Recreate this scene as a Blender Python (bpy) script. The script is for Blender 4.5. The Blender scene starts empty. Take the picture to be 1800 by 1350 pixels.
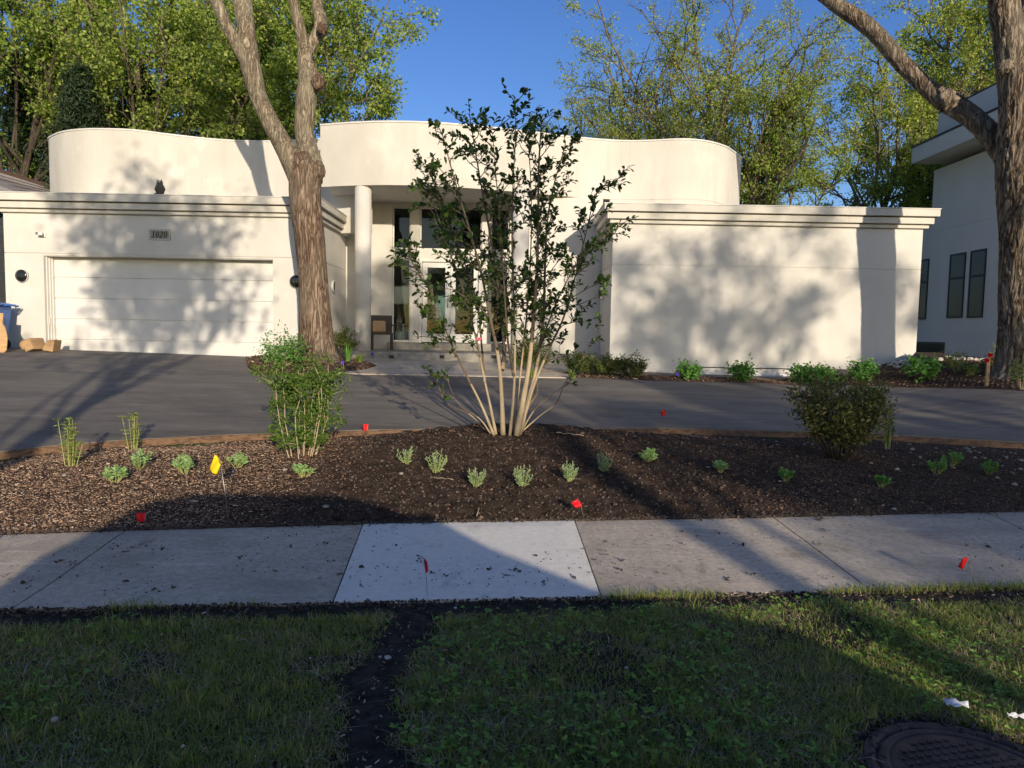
import bpy, math, random
import numpy as np
from mathutils import Vector, Matrix, noise

S = bpy.context.scene
R = math.radians
# ------------------------------------------------------------------ camera
F_PX, PITCH, ROLL, EYE = 1250.0, math.atan(91 / 1250), R(1.04), 1.5
cam_d = bpy.data.cameras.new('camera')
cam_d.sensor_width = 36; cam_d.lens = F_PX / 1800 * 36
cam_d.clip_start = .05; cam_d.clip_end = 3000
cam = bpy.data.objects.new('camera', cam_d); S.collection.objects.link(cam)
Fw = Vector((0, math.cos(PITCH), -math.sin(PITCH)))
U0 = Vector((0, math.sin(PITCH), math.cos(PITCH))); R0 = Vector((1, 0, 0))
Rt = R0 * math.cos(ROLL) + U0 * math.sin(ROLL)
Up = U0 * math.cos(ROLL) - R0 * math.sin(ROLL)
M3 = Matrix((Rt, Up, -Fw)).transposed()
cam.matrix_world = Matrix.Translation((0, 0, EYE)) @ M3.to_4x4()
S.camera = cam
# ------------------------------------------------------------------ world and sun
SUN_R, SUN_T = .32, .25           # per metre towards the house: metres to the left, metres down
sun_dir = Vector((SUN_R, -1, SUN_T)).normalized()      # towards the sun
elev = math.asin(sun_dir.z)
W = bpy.data.worlds.new('World'); S.world = W; W.use_nodes = True
nt = W.node_tree; bg = nt.nodes['Background']
sky = nt.nodes.new('ShaderNodeTexSky'); sky.sky_type = 'NISHITA'; sky.sun_disc = False
sky.sun_elevation = elev
sky.sun_rotation = math.atan2(sun_dir.x, sun_dir.y)
sky.air_density = 1.0; sky.dust_density = 1.3; sky.ozone_density = 3.0; sky.altitude = 200
hs = nt.nodes.new('ShaderNodeHueSaturation'); hs.inputs['Saturation'].default_value = 1.20; hs.inputs['Hue'].default_value = .518; nt.links.new(sky.outputs[0], hs.inputs['Color'])
nt.links.new(hs.outputs[0], bg.inputs[0]); bg.inputs[1].default_value = .102
sl = bpy.data.lights.new('sun', 'SUN'); sl.energy = 3.0; sl.angle = R(.55); sl.color = (1, .86, .67)
so = bpy.data.objects.new('sun', sl); S.collection.objects.link(so)
so.rotation_euler = sun_dir.to_track_quat('Z', 'Y').to_euler(); so.location = (20, -60, 25)
S.view_settings.view_transform = 'Standard'; S.view_settings.look = 'None'
S.view_settings.exposure = .72; S.view_settings.gamma = 1
S.cycles.use_denoising = True
S.cycles.max_bounces = 8; S.cycles.transparent_max_bounces = 16
S.cycles.caustics_reflective = False; S.cycles.caustics_refractive = False

# ------------------------------------------------------------------ pixel helpers (photo pixels 1800x1350 -> world)
def ray(px, py):
    return (Fw + Rt * ((px - 900) / F_PX) - Up * ((py - 675) / F_PX))
def at(px, py, Y):
    d = ray(px, py); k = Y / d.y
    return Vector((d.x * k, Y, EYE + d.z * k))
HY = [-400, -.2, .3, 1.0, 4.0, 5.43, 9, 13.75, 15.6, 18, 30, 400]
HZ = [-.16, -.16, -.14, -.02, 0, .06, .305, .60, .70, .78, .9, .9]
def h(x, y):
    z = np.interp(y, HY, HZ)
    t = np.clip((np.asarray(y) - 6) / 7, 0, 1)
    return z - .02 * np.clip(x, -14, 12) * t
def G(px, py, off=0.0):
    d = ray(px, py); lo, hi = .5, 80.0
    f = lambda k: EYE + d.z * k - (float(h(d.x * k, d.y * k)) + off)
    k = lo
    while k < hi and f(k) > 0: k += .1
    a, b = k - .1, k
    for _ in range(25):
        m = (a + b) / 2
        if f(m) > 0: a = m
        else: b = m
    return Vector((d.x * b, d.y * b, EYE + d.z * b))

# ------------------------------------------------------------------ mesh helpers
COL = S.collection
def link(name, me, mat=None, parent=None):
    o = bpy.data.objects.new(name, me); COL.objects.link(o)
    if mat is not None:
        for m in (mat if isinstance(mat, (list, tuple)) else [mat]): me.materials.append(m)
    if parent is not None: o.parent = parent
    return o
def tag(o, label=None, cat=None, group=None, kind=None):
    for k, v in (('label', label), ('category', cat), ('group', group), ('kind', kind)):
        if v: o[k] = v
    return o
def empty(name, loc, label=None, cat=None, group=None, rz=0):
    o = bpy.data.objects.new(name, None); COL.objects.link(o)
    o.location = loc; o.rotation_euler = (0, 0, rz); o.empty_display_size = .1
    return tag(o, label, cat, group)

class MB:
    """collects vertices and faces for one mesh"""
    def __init__(s): s.v = []; s.f = []; s.m = []; s.n = 0; s.sm = []
    def add(s, v, f, mi=0, smooth=False):
        v = np.asarray(v, dtype=float).reshape(-1, 3)
        s.v.append(v)
        for q in f: s.f.append([i + s.n for i in q]); s.m.append(mi); s.sm.append(smooth)
        s.n += len(v); return s
    def box(s, x0, x1, y0, y1, z0, z1, mi=0):
        v = [(x, y, z) for z in (z0, z1) for y in (y0, y1) for x in (x0, x1)]
        return s.add(v, [(0, 2, 3, 1), (4, 5, 7, 6), (0, 1, 5, 4), (2, 6, 7, 3), (0, 4, 6, 2), (1, 3, 7, 5)], mi)
    def obox(s, c, ax, ay, az, mi=0):
        c, ax, ay, az = map(np.array, (c, ax, ay, az))
        v = [c + i * ax + j * ay + k * az for k in (-1, 1) for j in (-1, 1) for i in (-1, 1)]
        return s.add(v, [(0, 2, 3, 1), (4, 5, 7, 6), (0, 1, 5, 4), (2, 6, 7, 3), (0, 4, 6, 2), (1, 3, 7, 5)], mi)
    def prism(s, poly, z0, z1, mi=0):
        n = len(poly)
        v = [(p[0], p[1], z0) for p in poly] + [(p[0], p[1], z1) for p in poly]
        f = [tuple(range(n))[::-1], tuple(range(n, 2 * n))] + [(i, (i + 1) % n, n + (i + 1) % n, n + i) for i in range(n)]
        return s.add(v, f, mi)
    def tube(s, pts, rad, sides=8, mi=0, cap=True, fn=None):
        pts = np.asarray(pts, float); n = len(pts); rad = np.broadcast_to(rad, (n,)).astype(float)
        t = np.gradient(pts, axis=0); t /= np.linalg.norm(t, axis=1)[:, None] + 1e-9
        u = np.cross(t[0], (0, 0, 1.0) if abs(t[0][2]) < .9 else (1.0, 0, 0)); u /= np.linalg.norm(u)
        a = np.arange(sides) * 2 * np.pi / sides; V = []
        for i in range(n):
            u = u - t[i] * np.dot(u, t[i]); u /= np.linalg.norm(u) + 1e-9; w = np.cross(t[i], u)
            d = np.cos(a)[:, None] * u + np.sin(a)[:, None] * w
            r = rad[i]
            if fn is not None: rr = np.array([fn(pts[i] + d[k] * r, a[k]) for k in range(sides)])[:, None] * r
            else: rr = r
            V.append(pts[i] + d * rr)
        f = [(i * sides + k, i * sides + (k + 1) % sides, (i + 1) * sides + (k + 1) % sides, (i + 1) * sides + k)
             for i in range(n - 1) for k in range(sides)]
        if cap: f += [tuple(range(sides))[::-1], tuple((n - 1) * sides + k for k in range(sides))]
        return s.add(np.concatenate(V), f, mi, True)
    def lathe(s, prof, c=(0, 0, 0), sides=24, mi=0, axis='z'):
        V = []
        for r, z in prof:
            for k in range(sides):
                a = 2 * math.pi * k / sides
                p = (r * math.cos(a), r * math.sin(a), z)
                if axis == 'y': p = (p[0], z, p[1])
                if axis == 'x': p = (z, p[0], p[1])
                V.append((p[0] + c[0], p[1] + c[1], p[2] + c[2]))
        n = len(prof)
        f = [(i * sides + k, i * sides + (k + 1) % sides, (i + 1) * sides + (k + 1) % sides, (i + 1) * sides + k)
             for i in range(n - 1) for k in range(sides)]
        f += [tuple(range(sides))[::-1], tuple((n - 1) * sides + k for k in range(sides))]
        return s.add(V, f, mi, True)
    def build(s, name, mat, parent=None, bevel=0, normals=True):
        me = bpy.data.meshes.new(name)
        me.from_pydata(np.concatenate(s.v).tolist(), [], s.f)
        me.polygons.foreach_set('material_index', s.m)
        me.polygons.foreach_set('use_smooth', s.sm)
        me.update()
        o = link(name, me, mat, parent)
        if bevel:
            b = o.modifiers.new('bevel', 'BEVEL'); b.width = bevel; b.segments = 2; b.limit_method = 'ANGLE'; b.angle_limit = R(40)
        return o
def np_mesh(name, verts, faces, mat, parent=None, mats=None, smooth=False):
    """verts (N,3), faces (M,k) constant k"""
    verts = np.asarray(verts, np.float32); faces = np.asarray(faces, np.int32)
    me = bpy.data.meshes.new(name); k = faces.shape[1]
    me.vertices.add(len(verts)); me.vertices.foreach_set('co', verts.ravel())
    me.loops.add(faces.size); me.loops.foreach_set('vertex_index', faces.ravel())
    me.polygons.add(len(faces)); me.polygons.foreach_set('loop_start', np.arange(len(faces), dtype=np.int32) * k)
    if mats is not None: me.polygons.foreach_set('material_index', np.asarray(mats, np.int32))
    me.polygons.foreach_set('use_smooth', np.full(len(faces), smooth))
    me.update(calc_edges=True)
    return link(name, me, mat, parent)
def rebase(o, base):
    """shift a mesh so that its origin sits at base"""
    b = np.array(base); me = o.data; a = np.empty(len(me.vertices) * 3); me.vertices.foreach_get('co', a)
    me.vertices.foreach_set('co', (a.reshape(-1, 3) - b).ravel()); me.update(); o.location = base; return o

# ------------------------------------------------------------------ materials
def mat(name, col, rough=.7, metal=0, spec=.3):
    m = bpy.data.materials.new(name); m.use_nodes = True
    b = m.node_tree.nodes['Principled BSDF']
    b.inputs['Base Color'].default_value = (*col, 1); b.inputs['Roughness'].default_value = rough
    b.inputs['Metallic'].default_value = metal; b.inputs['Specular IOR Level'].default_value = spec
    return m
def nmat(name, cols, scale=(4, 4, 4), detail=6, lo=.3, hi=.7, rough=.8, bump=.0, bscale=60, spec=.3, dist=.01,
         layer=None, lumpy=None, metal=0):
    """noise mixed colours + bump, object coordinates; layer = (colour, scale3, lo, hi) laid over as a second patchy tone"""
    m = mat(name, cols[0], rough, metal, spec); t = m.node_tree; N = t.nodes; L = t.links; b = N['Principled BSDF']
    tc = N.new('ShaderNodeNewGeometry')
    def ns(sc, det=6, rg=.6):
        mp = N.new('ShaderNodeMapping'); mp.inputs['Scale'].default_value = sc
        L.new(tc.outputs['Position'], mp.inputs[0])
        n = N.new('ShaderNodeTexNoise'); n.inputs['Scale'].default_value = 1; n.inputs['Detail'].default_value = det
        n.inputs['Roughness'].default_value = rg; L.new(mp.outputs[0], n.inputs['Vector']); return n
    n = ns(scale, detail)
    cr = N.new('ShaderNodeValToRGB'); L.new(n.outputs[0], cr.inputs[0])
    while len(cr.color_ramp.elements) < len(cols): cr.color_ramp.elements.new(.5)
    for i, c in enumerate(cols):
        cr.color_ramp.elements[i].position = lo + (hi - lo) * i / max(1, len(cols) - 1); cr.color_ramp.elements[i].color = (*c, 1)
    out = cr.outputs[0]
    for ly in (layer if isinstance(layer, list) else [layer] if layer else []):
        c2, sc2, l2, h2 = ly
        n2 = ns(sc2, 5); mr = N.new('ShaderNodeMapRange'); mr.inputs[1].default_value = l2; mr.inputs[2].default_value = h2
        L.new(n2.outputs[0], mr.inputs[0]); mx = N.new('ShaderNodeMix'); mx.data_type = 'RGBA'
        L.new(mr.outputs[0], mx.inputs[0]); L.new(out, mx.inputs[6]); mx.inputs[7].default_value = (*c2, 1); out = mx.outputs[2]
    L.new(out, b.inputs['Base Color'])
    if bump:
        nb = ns((bscale,) * 3 if not isinstance(bscale, tuple) else bscale, 5, .7)
        bp = N.new('ShaderNodeBump'); bp.inputs['Strength'].default_value = bump; bp.inputs['Distance'].default_value = dist
        L.new(nb.outputs[0], bp.inputs['Height']); L.new(bp.outputs[0], b.inputs['Normal'])
    return m
def leafmat(name, cols, trans=.35, rough=.45, spec=.4):
    m = mat(name, cols[0], rough, 0, spec); t = m.node_tree; N = t.nodes; L = t.links; b = N['Principled BSDF']
    g = N.new('ShaderNodeNewGeometry'); cr = N.new('ShaderNodeValToRGB'); L.new(g.outputs['Random Per Island'], cr.inputs[0])
    while len(cr.color_ramp.elements) < len(cols): cr.color_ramp.elements.new(.5)
    for i, c in enumerate(cols):
        cr.color_ramp.elements[i].position = i / max(1, len(cols) - 1); cr.color_ramp.elements[i].color = (*c, 1)
    L.new(cr.outputs[0], b.inputs['Base Color'])
    tr = N.new('ShaderNodeBsdfTranslucent'); hs = N.new('ShaderNodeHueSaturation'); hs.inputs['Value'].default_value = 1.5
    hs.inputs['Saturation'].default_value = 1.1
    L.new(cr.outputs[0], hs.inputs['Color']); L.new(hs.outputs[0], tr.inputs[0])
    mx = N.new('ShaderNodeMixShader'); mx.inputs[0].default_value = trans
    L.new(b.outputs[0], mx.inputs[1]); L.new(tr.outputs[0], mx.inputs[2]); L.new(mx.outputs[0], N['Material Output'].inputs[0])
    return m
def glassmat(name, tint=(.75, .8, .8), refl=1.0):
    m = bpy.data.materials.new(name); m.use_nodes = True; N = m.node_tree.nodes; L = m.node_tree.links
    N.remove(N['Principled BSDF'])
    tr = N.new('ShaderNodeBsdfTransparent'); tr.inputs[0].default_value = (*tint, 1)
    gl = N.new('ShaderNodeBsdfGlossy'); gl.inputs['Roughness'].default_value = .01
    fr = N.new('ShaderNodeFresnel'); fr.inputs[0].default_value = 1.38 * refl
    mx = N.new('ShaderNodeMixShader'); L.new(fr.outputs[0], mx.inputs[0]); L.new(tr.outputs[0], mx.inputs[1]); L.new(gl.outputs[0], mx.inputs[2])
    L.new(mx.outputs[0], N['Material Output'].inputs[0]); return m
def barkmat(name, cols, sc=14, bump=.9, zs=.16):
    """furrowed bark: interlacing vertical ridges, dark in the furrows, greyer patches over them"""
    m = mat(name, cols[1], .95, 0, .1); t = m.node_tree; N = t.nodes; L = t.links; b = N['Principled BSDF']
    g = N.new('ShaderNodeNewGeometry')
    def ns(f, z, det, dis=0.0, rg=.6):
        mp = N.new('ShaderNodeMapping'); mp.inputs['Scale'].default_value = (f, f, f * z); L.new(g.outputs['Position'], mp.inputs[0])
        n = N.new('ShaderNodeTexNoise'); n.inputs['Scale'].default_value = 1; n.inputs['Detail'].default_value = det; n.inputs['Roughness'].default_value = rg
        n.inputs['Distortion'].default_value = dis; L.new(mp.outputs[0], n.inputs['Vector']); return n
    n1 = ns(sc, zs, 4, 1.2); n2 = ns(sc * 3.2, zs * 1.6, 5, .5, .7); n3 = ns(1.7, .6, 4)
    def ma(op, a_, b_, c_=None):
        q = N.new('ShaderNodeMath'); q.operation = op
        for i, v in enumerate((a_, b_, c_)):
            if v is None: continue
            if isinstance(v, (int, float)): q.inputs[i].default_value = v
            else: L.new(v, q.inputs[i])
        return q.outputs[0]
    rid = ma('MULTIPLY', ma('ABSOLUTE', ma('SUBTRACT', n1.outputs[0], .5), 0), 5.5)          # 0 in the furrow
    hgt = ma('ADD', ma('MINIMUM', rid, 1.0), ma('MULTIPLY', n2.outputs[0], .7))
    cr = N.new('ShaderNodeValToRGB'); L.new(ma('MULTIPLY', hgt, .6), cr.inputs[0])
    cr.color_ramp.elements[0].position = .22; cr.color_ramp.elements[0].color = (*cols[0], 1)
    cr.color_ramp.elements[1].position = .88; cr.color_ramp.elements[1].color = (*cols[-1], 1)
    e = cr.color_ramp.elements.new(.5); e.color = (*cols[1], 1)
    hv = N.new('ShaderNodeMix'); hv.data_type = 'RGBA'; mr = N.new('ShaderNodeMapRange'); mr.inputs[1].default_value = .45; mr.inputs[2].default_value = .75; mr.inputs[4].default_value = .55
    L.new(n3.outputs[0], mr.inputs[0]); L.new(mr.outputs[0], hv.inputs[0]); L.new(cr.outputs[0], hv.inputs[6])
    hv.inputs[7].default_value = (cols[-1][0] * .85, cols[-1][1] * .95, cols[-1][2] * .95, 1); L.new(hv.outputs[2], b.inputs['Base Color'])
    bp = N.new('ShaderNodeBump'); bp.inputs['Strength'].default_value = bump; bp.inputs['Distance'].default_value = .03
    L.new(hgt, bp.inputs['Height']); L.new(bp.outputs[0], b.inputs['Normal']); return m

M = {}
M['stucco'] = nmat('white_stucco', [(.56, .535, .485), (.645, .62, .57)], (1.2, 1.2, 1.2), 6, .3, .7, .9, .25, 90, .15, .004,
                   layer=[((.52, .50, .45), (3.0, 3.0, .35), .58, .85)])
M['stucco_stained'] = nmat('stained_stucco', [(.52, .49, .43), (.63, .60, .535)], (.9, .9, .5), 7, .3, .7, .9, .3, 90, .15, .004,
                   layer=[((.42, .39, .34), (1.9, 1.9, .28), .55, .95), ((.36, .33, .28), (8, 8, .5), .64, 1.0), ((.70, .67, .60), (1.3, 1.3, 1.3), .55, .8)])
M['white_paint'] = nmat('white_paint', [(.62, .60, .565), (.69, .67, .63)], (2, 2, 2), 4, .3, .7, .5, 0)
M['door_white'] = nmat('white_painted_steel', [(.62, .605, .57), (.68, .665, .63)], (1.5, 1.5, 1.5), 5, .3, .7, .45, .06, 120, .3, .002)
M['dark_glass'] = mat('black_glass', (.012, .014, .016), .08, 0, .6)
M['glass'] = glassmat('window_glass')
M['bright_metal'] = mat('bright_metal', (.6, .6, .58), .35, .9)
M['dark'] = mat('dark_plastic', (.02, .02, .022), .5)
M['black'] = mat('black_paint', (.012, .012, .013), .5)
M['asphalt'] = nmat('asphalt', [(.12, .107, .092), (.185, .165, .138), (.24, .212, .175)], (1.0, 3.0, 1), 9, .28, .74, .75, .5, 160, .25, .008,
                    layer=[((.30, .265, .22), (1.6, 9, 1), .54, .85), ((.09, .082, .074), (.35, .8, 1), .5, .8), ((.30, .27, .23), (90, 90, 90), .60, .75), ((.07, .064, .058), (2.2, 12, 1), .60, .85)])
M['concrete'] = nmat('old_concrete', [(.40, .335, .26), (.56, .48, .375), (.70, .61, .49)], (26, 26, 26), 9, .25, .75, .92, .8, 110, .15, .008,
                     layer=[((.30, .255, .20), (.9, 1.4, 1), .45, .8), ((.22, .18, .13), (6, 2.2, 1), .60, .82), ((.72, .65, .54), (1.2, 12, 1), .58, .8), ((.13, .12, .10), (55, 55, 55), .60, .74)])
M['new_concrete'] = nmat('new_concrete', [(.74, .69, .59), (.86, .81, .71)], (20, 20, 20), 8, .3, .7, .9, .6, 130, .15, .004,
                     layer=[((.36, .33, .28), (5, 2.4, 1), .58, .8), ((.30, .28, .25), (55, 45, 1), .68, .76)])
M['porch'] = nmat('porch_stone', [(.20, .19, .165), (.30, .28, .24), (.38, .35, .29)], (5, 5, 5), 8, .3, .7, .9, .5, 100, .15, .006)
M['soil'] = nmat('dark_soil', [(.034, .023, .016), (.080, .055, .040), (.125, .088, .064)], (9, 9, 9), 10, .28, .75, 1, 1.0, 70, .05, .03,
                 layer=[((.11, .075, .052), (1.1, 1.4, 1), .55, .75)])
M['lawn_soil'] = nmat('lawn_soil', [(.03, .026, .022), (.07, .06, .05), (.12, .10, .085)], (14, 14, 14), 9, .3, .75, 1, 1.0, 110, .05, .02)
M['ground'] = nmat('far_ground', [(.03, .05, .015), (.06, .09, .025)], (.8, .8, .8), 8, .3, .7, 1, .6, 30, .1, .03)
M['chipL'] = leafmat('bark_chips_light', [(.52, .36, .25), (.33, .20, .13), (.66, .52, .39), (.22, .13, .085), (.42, .27, .175)], .02, .9, .1)
M['chipB'] = leafmat('bark_chips_brown', [(.20, .12, .08), (.12, .07, .048), (.27, .165, .11), (.08, .05, .036)], .02, .95, .1)
M['chipD'] = leafmat('dark_chips', [(.045, .034, .027), (.08, .062, .05), (.15, .12, .10), (.03, .024, .02)], .0, .95, .1)
M['edging'] = nmat('clay_edging', [(.07, .045, .032), (.22, .13, .075), (.11, .068, .045), (.27, .165, .10)], (5, 5, 12), 7, .3, .7, .95, .6, 60, .1, .01)
M['blade'] = leafmat('grass_blades', [(.16, .235, .045), (.21, .30, .055), (.30, .36, .09), (.13, .21, .04), (.42, .36, .19), (.32, .25, .13)], .35, .5, .25)
M['clover'] = leafmat('weed_leaves', [(.17, .33, .05), (.26, .42, .08), (.12, .26, .045), (.22, .30, .06)], .35, .45, .35)
M['straw'] = leafmat('dry_litter', [(.40, .33, .22), (.28, .21, .14), (.5, .45, .36)], .1, .8, .2)
M['barkA'] = barkmat('left_tree_bark', [(.07, .045, .03), (.24, .165, .115), (.40, .31, .23)], 13, .8, .14)
M['barkA_up'] = barkmat('left_tree_upper_bark', [(.10, .075, .05), (.30, .245, .17), (.44, .38, .28)], 13, .7, .14)
M['barkB'] = barkmat('right_tree_bark', [(.04, .028, .02), (.25, .19, .135), (.42, .34, .26)], 8.5, 1.0, .2)
M['bark_far'] = barkmat('far_tree_bark', [(.07, .055, .04), (.20, .165, .115)], 6, .6)
M['bark_dark'] = barkmat('dark_tree_bark', [(.035, .028, .022), (.09, .072, .055)], 6, .6)
M['stem_mid'] = nmat('shaded_magnolia_stems_and_twigs', [(.10, .075, .055), (.19, .145, .105)], (18, 18, 5), 6, .3, .7, .85, .4, 60, .15, .006)
M['stem_pale'] = nmat('pale_magnolia_bark', [(.30, .235, .15), (.46, .37, .25)], (18, 18, 5), 6, .3, .7, .85, .5, 60, .15, .006)
M['leaf_mag'] = leafmat('magnolia_leaves', [(.035, .07, .014), (.055, .11, .02), (.10, .18, .032), (.03, .06, .014), (.08, .10, .025)], .42, .38, .45)
M['leaf_poplar'] = leafmat('poplar_leaves', [(.19, .29, .045), (.28, .37, .06), (.42, .48, .12), (.11, .18, .03), (.36, .40, .09)], .45)
M['leaf_young'] = leafmat('young_yellow_green_leaves', [(.22, .30, .045), (.31, .38, .06), (.44, .46, .11), (.15, .22, .035)], .45)
M['leaf_mid'] = leafmat('mid_green_leaves', [(.14, .23, .035), (.21, .31, .045), (.30, .36, .08)], .4)
M['leaf_dark'] = leafmat('conifer_needles', [(.012, .03, .012), (.022, .045, .016), (.035, .06, .02)], .1, .6)
M['leaf_privet'] = leafmat('privet_leaves', [(.06, .12, .015), (.10, .18, .025), (.14, .22, .035), (.045, .09, .015)], .3)
M['leaf_olive'] = leafmat('olive_shrub_leaves', [(.08, .11, .022), (.14, .16, .03), (.20, .21, .05), (.15, .11, .04), (.05, .08, .018)], .25)
M['leaf_box'] = leafmat('boxwood_leaves', [(.04, .07, .012), (.08, .12, .02), (.17, .18, .04), (.03, .055, .012)], .25)
M['leaf_sedum'] = leafmat('sedum_leaves', [(.28, .44, .16), (.38, .54, .22), (.22, .36, .12)], .3, .5, .3)
M['leaf_grey'] = leafmat('grey_green_leaves', [(.28, .42, .20), (.38, .50, .26), (.20, .32, .13)], .25, .6, .2)
M['leaf_lime'] = leafmat('lime_leaves', [(.22, .30, .05), (.30, .38, .08), (.16, .24, .05), (.30, .22, .10)], .35)
M['leaf_fresh'] = leafmat('fresh_green_leaves', [(.12, .27, .05), (.17, .35, .07), (.08, .20, .035)], .35)
M['stem_tan'] = nmat('tan_stems', [(.34, .25, .16), (.52, .42, .30)], (20, 20, 8), 4, .3, .7, .85)
M['stem_green'] = nmat('green_stems', [(.22, .25, .08), (.34, .34, .14)], (20, 20, 8), 4, .3, .7, .8)
M['stem_dark'] = nmat('dark_twigs', [(.035, .025, .02), (.08, .06, .045)], (20, 20, 8), 4, .3, .7, .85)
M['red'] = mat('red_vinyl', (.72, .012, .018), .45); M['yellow'] = mat('yellow_vinyl', (.9, .58, .01), .45)
M['purple'] = mat('purple_vinyl', (.10, .05, .45), .5); M['wire'] = mat('steel_wire', (.30, .29, .27), .4, .7)
M['blue_plastic'] = nmat('blue_plastic', [(.05, .16, .50), (.06, .19, .56)], (3, 3, 3), 4, .3, .7, .42, .1, 60)
M['wood'] = nmat('cut_wood', [(.42, .25, .12), (.58, .38, .20)], (5, 5, 25), 6, .3, .7, .85, .3, 40)
M['log_bark'] = nmat('log_bark', [(.08, .05, .035), (.16, .11, .08)], (15, 15, 15), 6, .3, .7, .95, .6, 40)
M['neighbour'] = nmat('light_grey_panel', [(.62, .61, .60), (.68, .67, .66)], (.8, .8, .8), 5, .3, .7, .8, .1, 90, .2, .003)
M['shingle'] = nmat('grey_shingles', [(.20, .175, .16), (.33, .30, .28), (.26, .20, .18)], (6, 6, 20), 6, .3, .7, .95, .5, 50)
M['brown_trim'] = nmat('dark_brown_trim', [(.045, .028, .022), (.065, .04, .03)], (3, 3, 3), 4, .3, .7, .8)
M['grey_shake'] = nmat('grey_shake', [(.09, .095, .11), (.16, .165, .18)], (6, 6, 22), 6, .3, .7, .95, .5, 40)
M['iron'] = nmat('rusty_iron', [(.045, .032, .028), (.085, .06, .052), (.12, .085, .07)], (12, 12, 12), 8, .3, .7, .65, .7, 60, .4, .006, metal=.3)
M['wicker'] = nmat('grey_wicker', [(.05, .042, .036), (.10, .085, .072)], (60, 60, 60), 4, .3, .7, .8, .6, 200)
M['tan_fabric'] = nmat('tan_fabric', [(.42, .26, .14), (.52, .34, .19)], (30, 30, 30), 4, .3, .7, .9)
M['owl'] = nmat('weathered_owl', [(.03, .026, .02), (.10, .09, .075), (.05, .04, .03)], (30, 30, 30), 6, .3, .7, .8, .6, 80)
M['plaque'] = nmat('aged_brass', [(.22, .20, .16), (.33, .30, .24)], (20, 20, 20), 5, .3, .7, .55, .1, 60, .4, .002)
M['room'] = mat('room_paint', (.22, .21, .19), .9); M['roomfloor'] = mat('room_floor', (.10, .06, .04), .5)
M['orange'] = mat('orange_wood', (.55, .20, .07), .5); M['teal'] = mat('teal_paint', (.32, .46, .44), .6)
M['rust'] = mat('rust_sofa', (.22, .05, .03), .8); M['pink'] = leafmat('pink_petals', [(.75, .12, .25), (.85, .25, .35)], .3)
M['pot'] = nmat('white_pot', [(.62, .60, .56), (.7, .68, .64)], (6, 6, 6), 4, .3, .7, .6)
M['stone'] = nmat('pale_stone', [(.38, .35, .31), (.55, .52, .48)], (20, 20, 20), 5, .3, .7, .9, .4, 60)
M['paper'] = mat('white_paper', (.75, .76, .78), .6)
M['carpaint'] = mat('car_paint', (.10, .11, .12), .25, .3, .5); M['tyre'] = mat('tyre_rubber', (.02, .02, .02), .9)

# ------------------------------------------------------------------ terrain tweaks and world-space parenting
def smooth(v, a, b):
    t = np.clip((np.asarray(v, float) - a) / (b - a), 0, 1); return t * t * (3 - 2 * t)
_h0 = h
def h(x, y): return _h0(x, y) + .42 * smooth(x, 5.5, 9) * smooth(y, 8, 12) * (1 - smooth(y, 30, 60))
def wmat(o):
    if o is None: return Matrix()
    return wmat(o.parent) @ o.matrix_parent_inverse @ o.matrix_basis
def W_(o):
    """keep a mesh written in world coordinates where it is, under its parent"""
    if o.parent: o.matrix_parent_inverse = wmat(o.parent).inverted()
    return o
def resample(P, n):
    P = np.array([[p[0], p[1]] for p in P]); d = np.r_[0, np.cumsum(np.hypot(*np.diff(P, axis=0).T))]
    t = np.linspace(0, d[-1], n); return np.c_[np.interp(t, d, P[:, 0]), np.interp(t, d, P[:, 1])]
def sheet(name, A, B, n, m, zf, mt, edge=0.0, matched=False):
    """ruled sheet between two ground polylines A and B, zf(x,y,u,v) -> z, optional downturned edge"""
    a = np.array([[p[0], p[1]] for p in A]) if matched else resample(A, n)
    b = np.array([[p[0], p[1]] for p in B]) if matched else resample(B, n)
    n = len(a); v = np.linspace(0, 1, m)[:, None, None]
    P = a[None] * (1 - v) + b[None] * v
    u = np.broadcast_to(np.linspace(0, 1, n)[None], P.shape[:2]); vv = np.broadcast_to(v[:, :, 0], P.shape[:2])
    Z = zf(P[..., 0], P[..., 1], u, vv); V = np.dstack([P, Z]).reshape(-1, 3)
    i = np.arange(m - 1)[:, None] * n + np.arange(n - 1)[None]
    f = np.stack([i, i + 1, i + n + 1, i + n], -1).reshape(-1, 4)
    if edge:
        ring = np.r_[np.arange(n), np.arange(1, m) * n + n - 1, (m - 1) * n + np.arange(n - 2, -1, -1), np.arange(m - 2, 0, -1) * n]
        low = V[ring] - [0, 0, edge]; k = len(V); V = np.r_[V, low]; r2 = np.roll(np.arange(len(ring)), -1)
        f = np.r_[f, np.stack([ring, k + np.arange(len(ring)), k + r2, ring[r2]], -1)]
    return np_mesh(name, V, f, mt, smooth=not edge)
def vnoise(x, y, sc, seed=0):
    """cheap smooth noise, vectorised"""
    r = np.random.default_rng(seed); o = np.zeros_like(np.asarray(x, float))
    for k in range(9):
        a = r.uniform(0, 6.28); f = sc * r.uniform(.5, 1.9); p = r.uniform(0, 6.28)
        o = o + np.sin((x * math.cos(a) + y * math.sin(a)) * f + p + 1.3 * np.sin((x * math.sin(a) - y * math.cos(a)) * f * .7 + p))
    return o / 9

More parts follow.
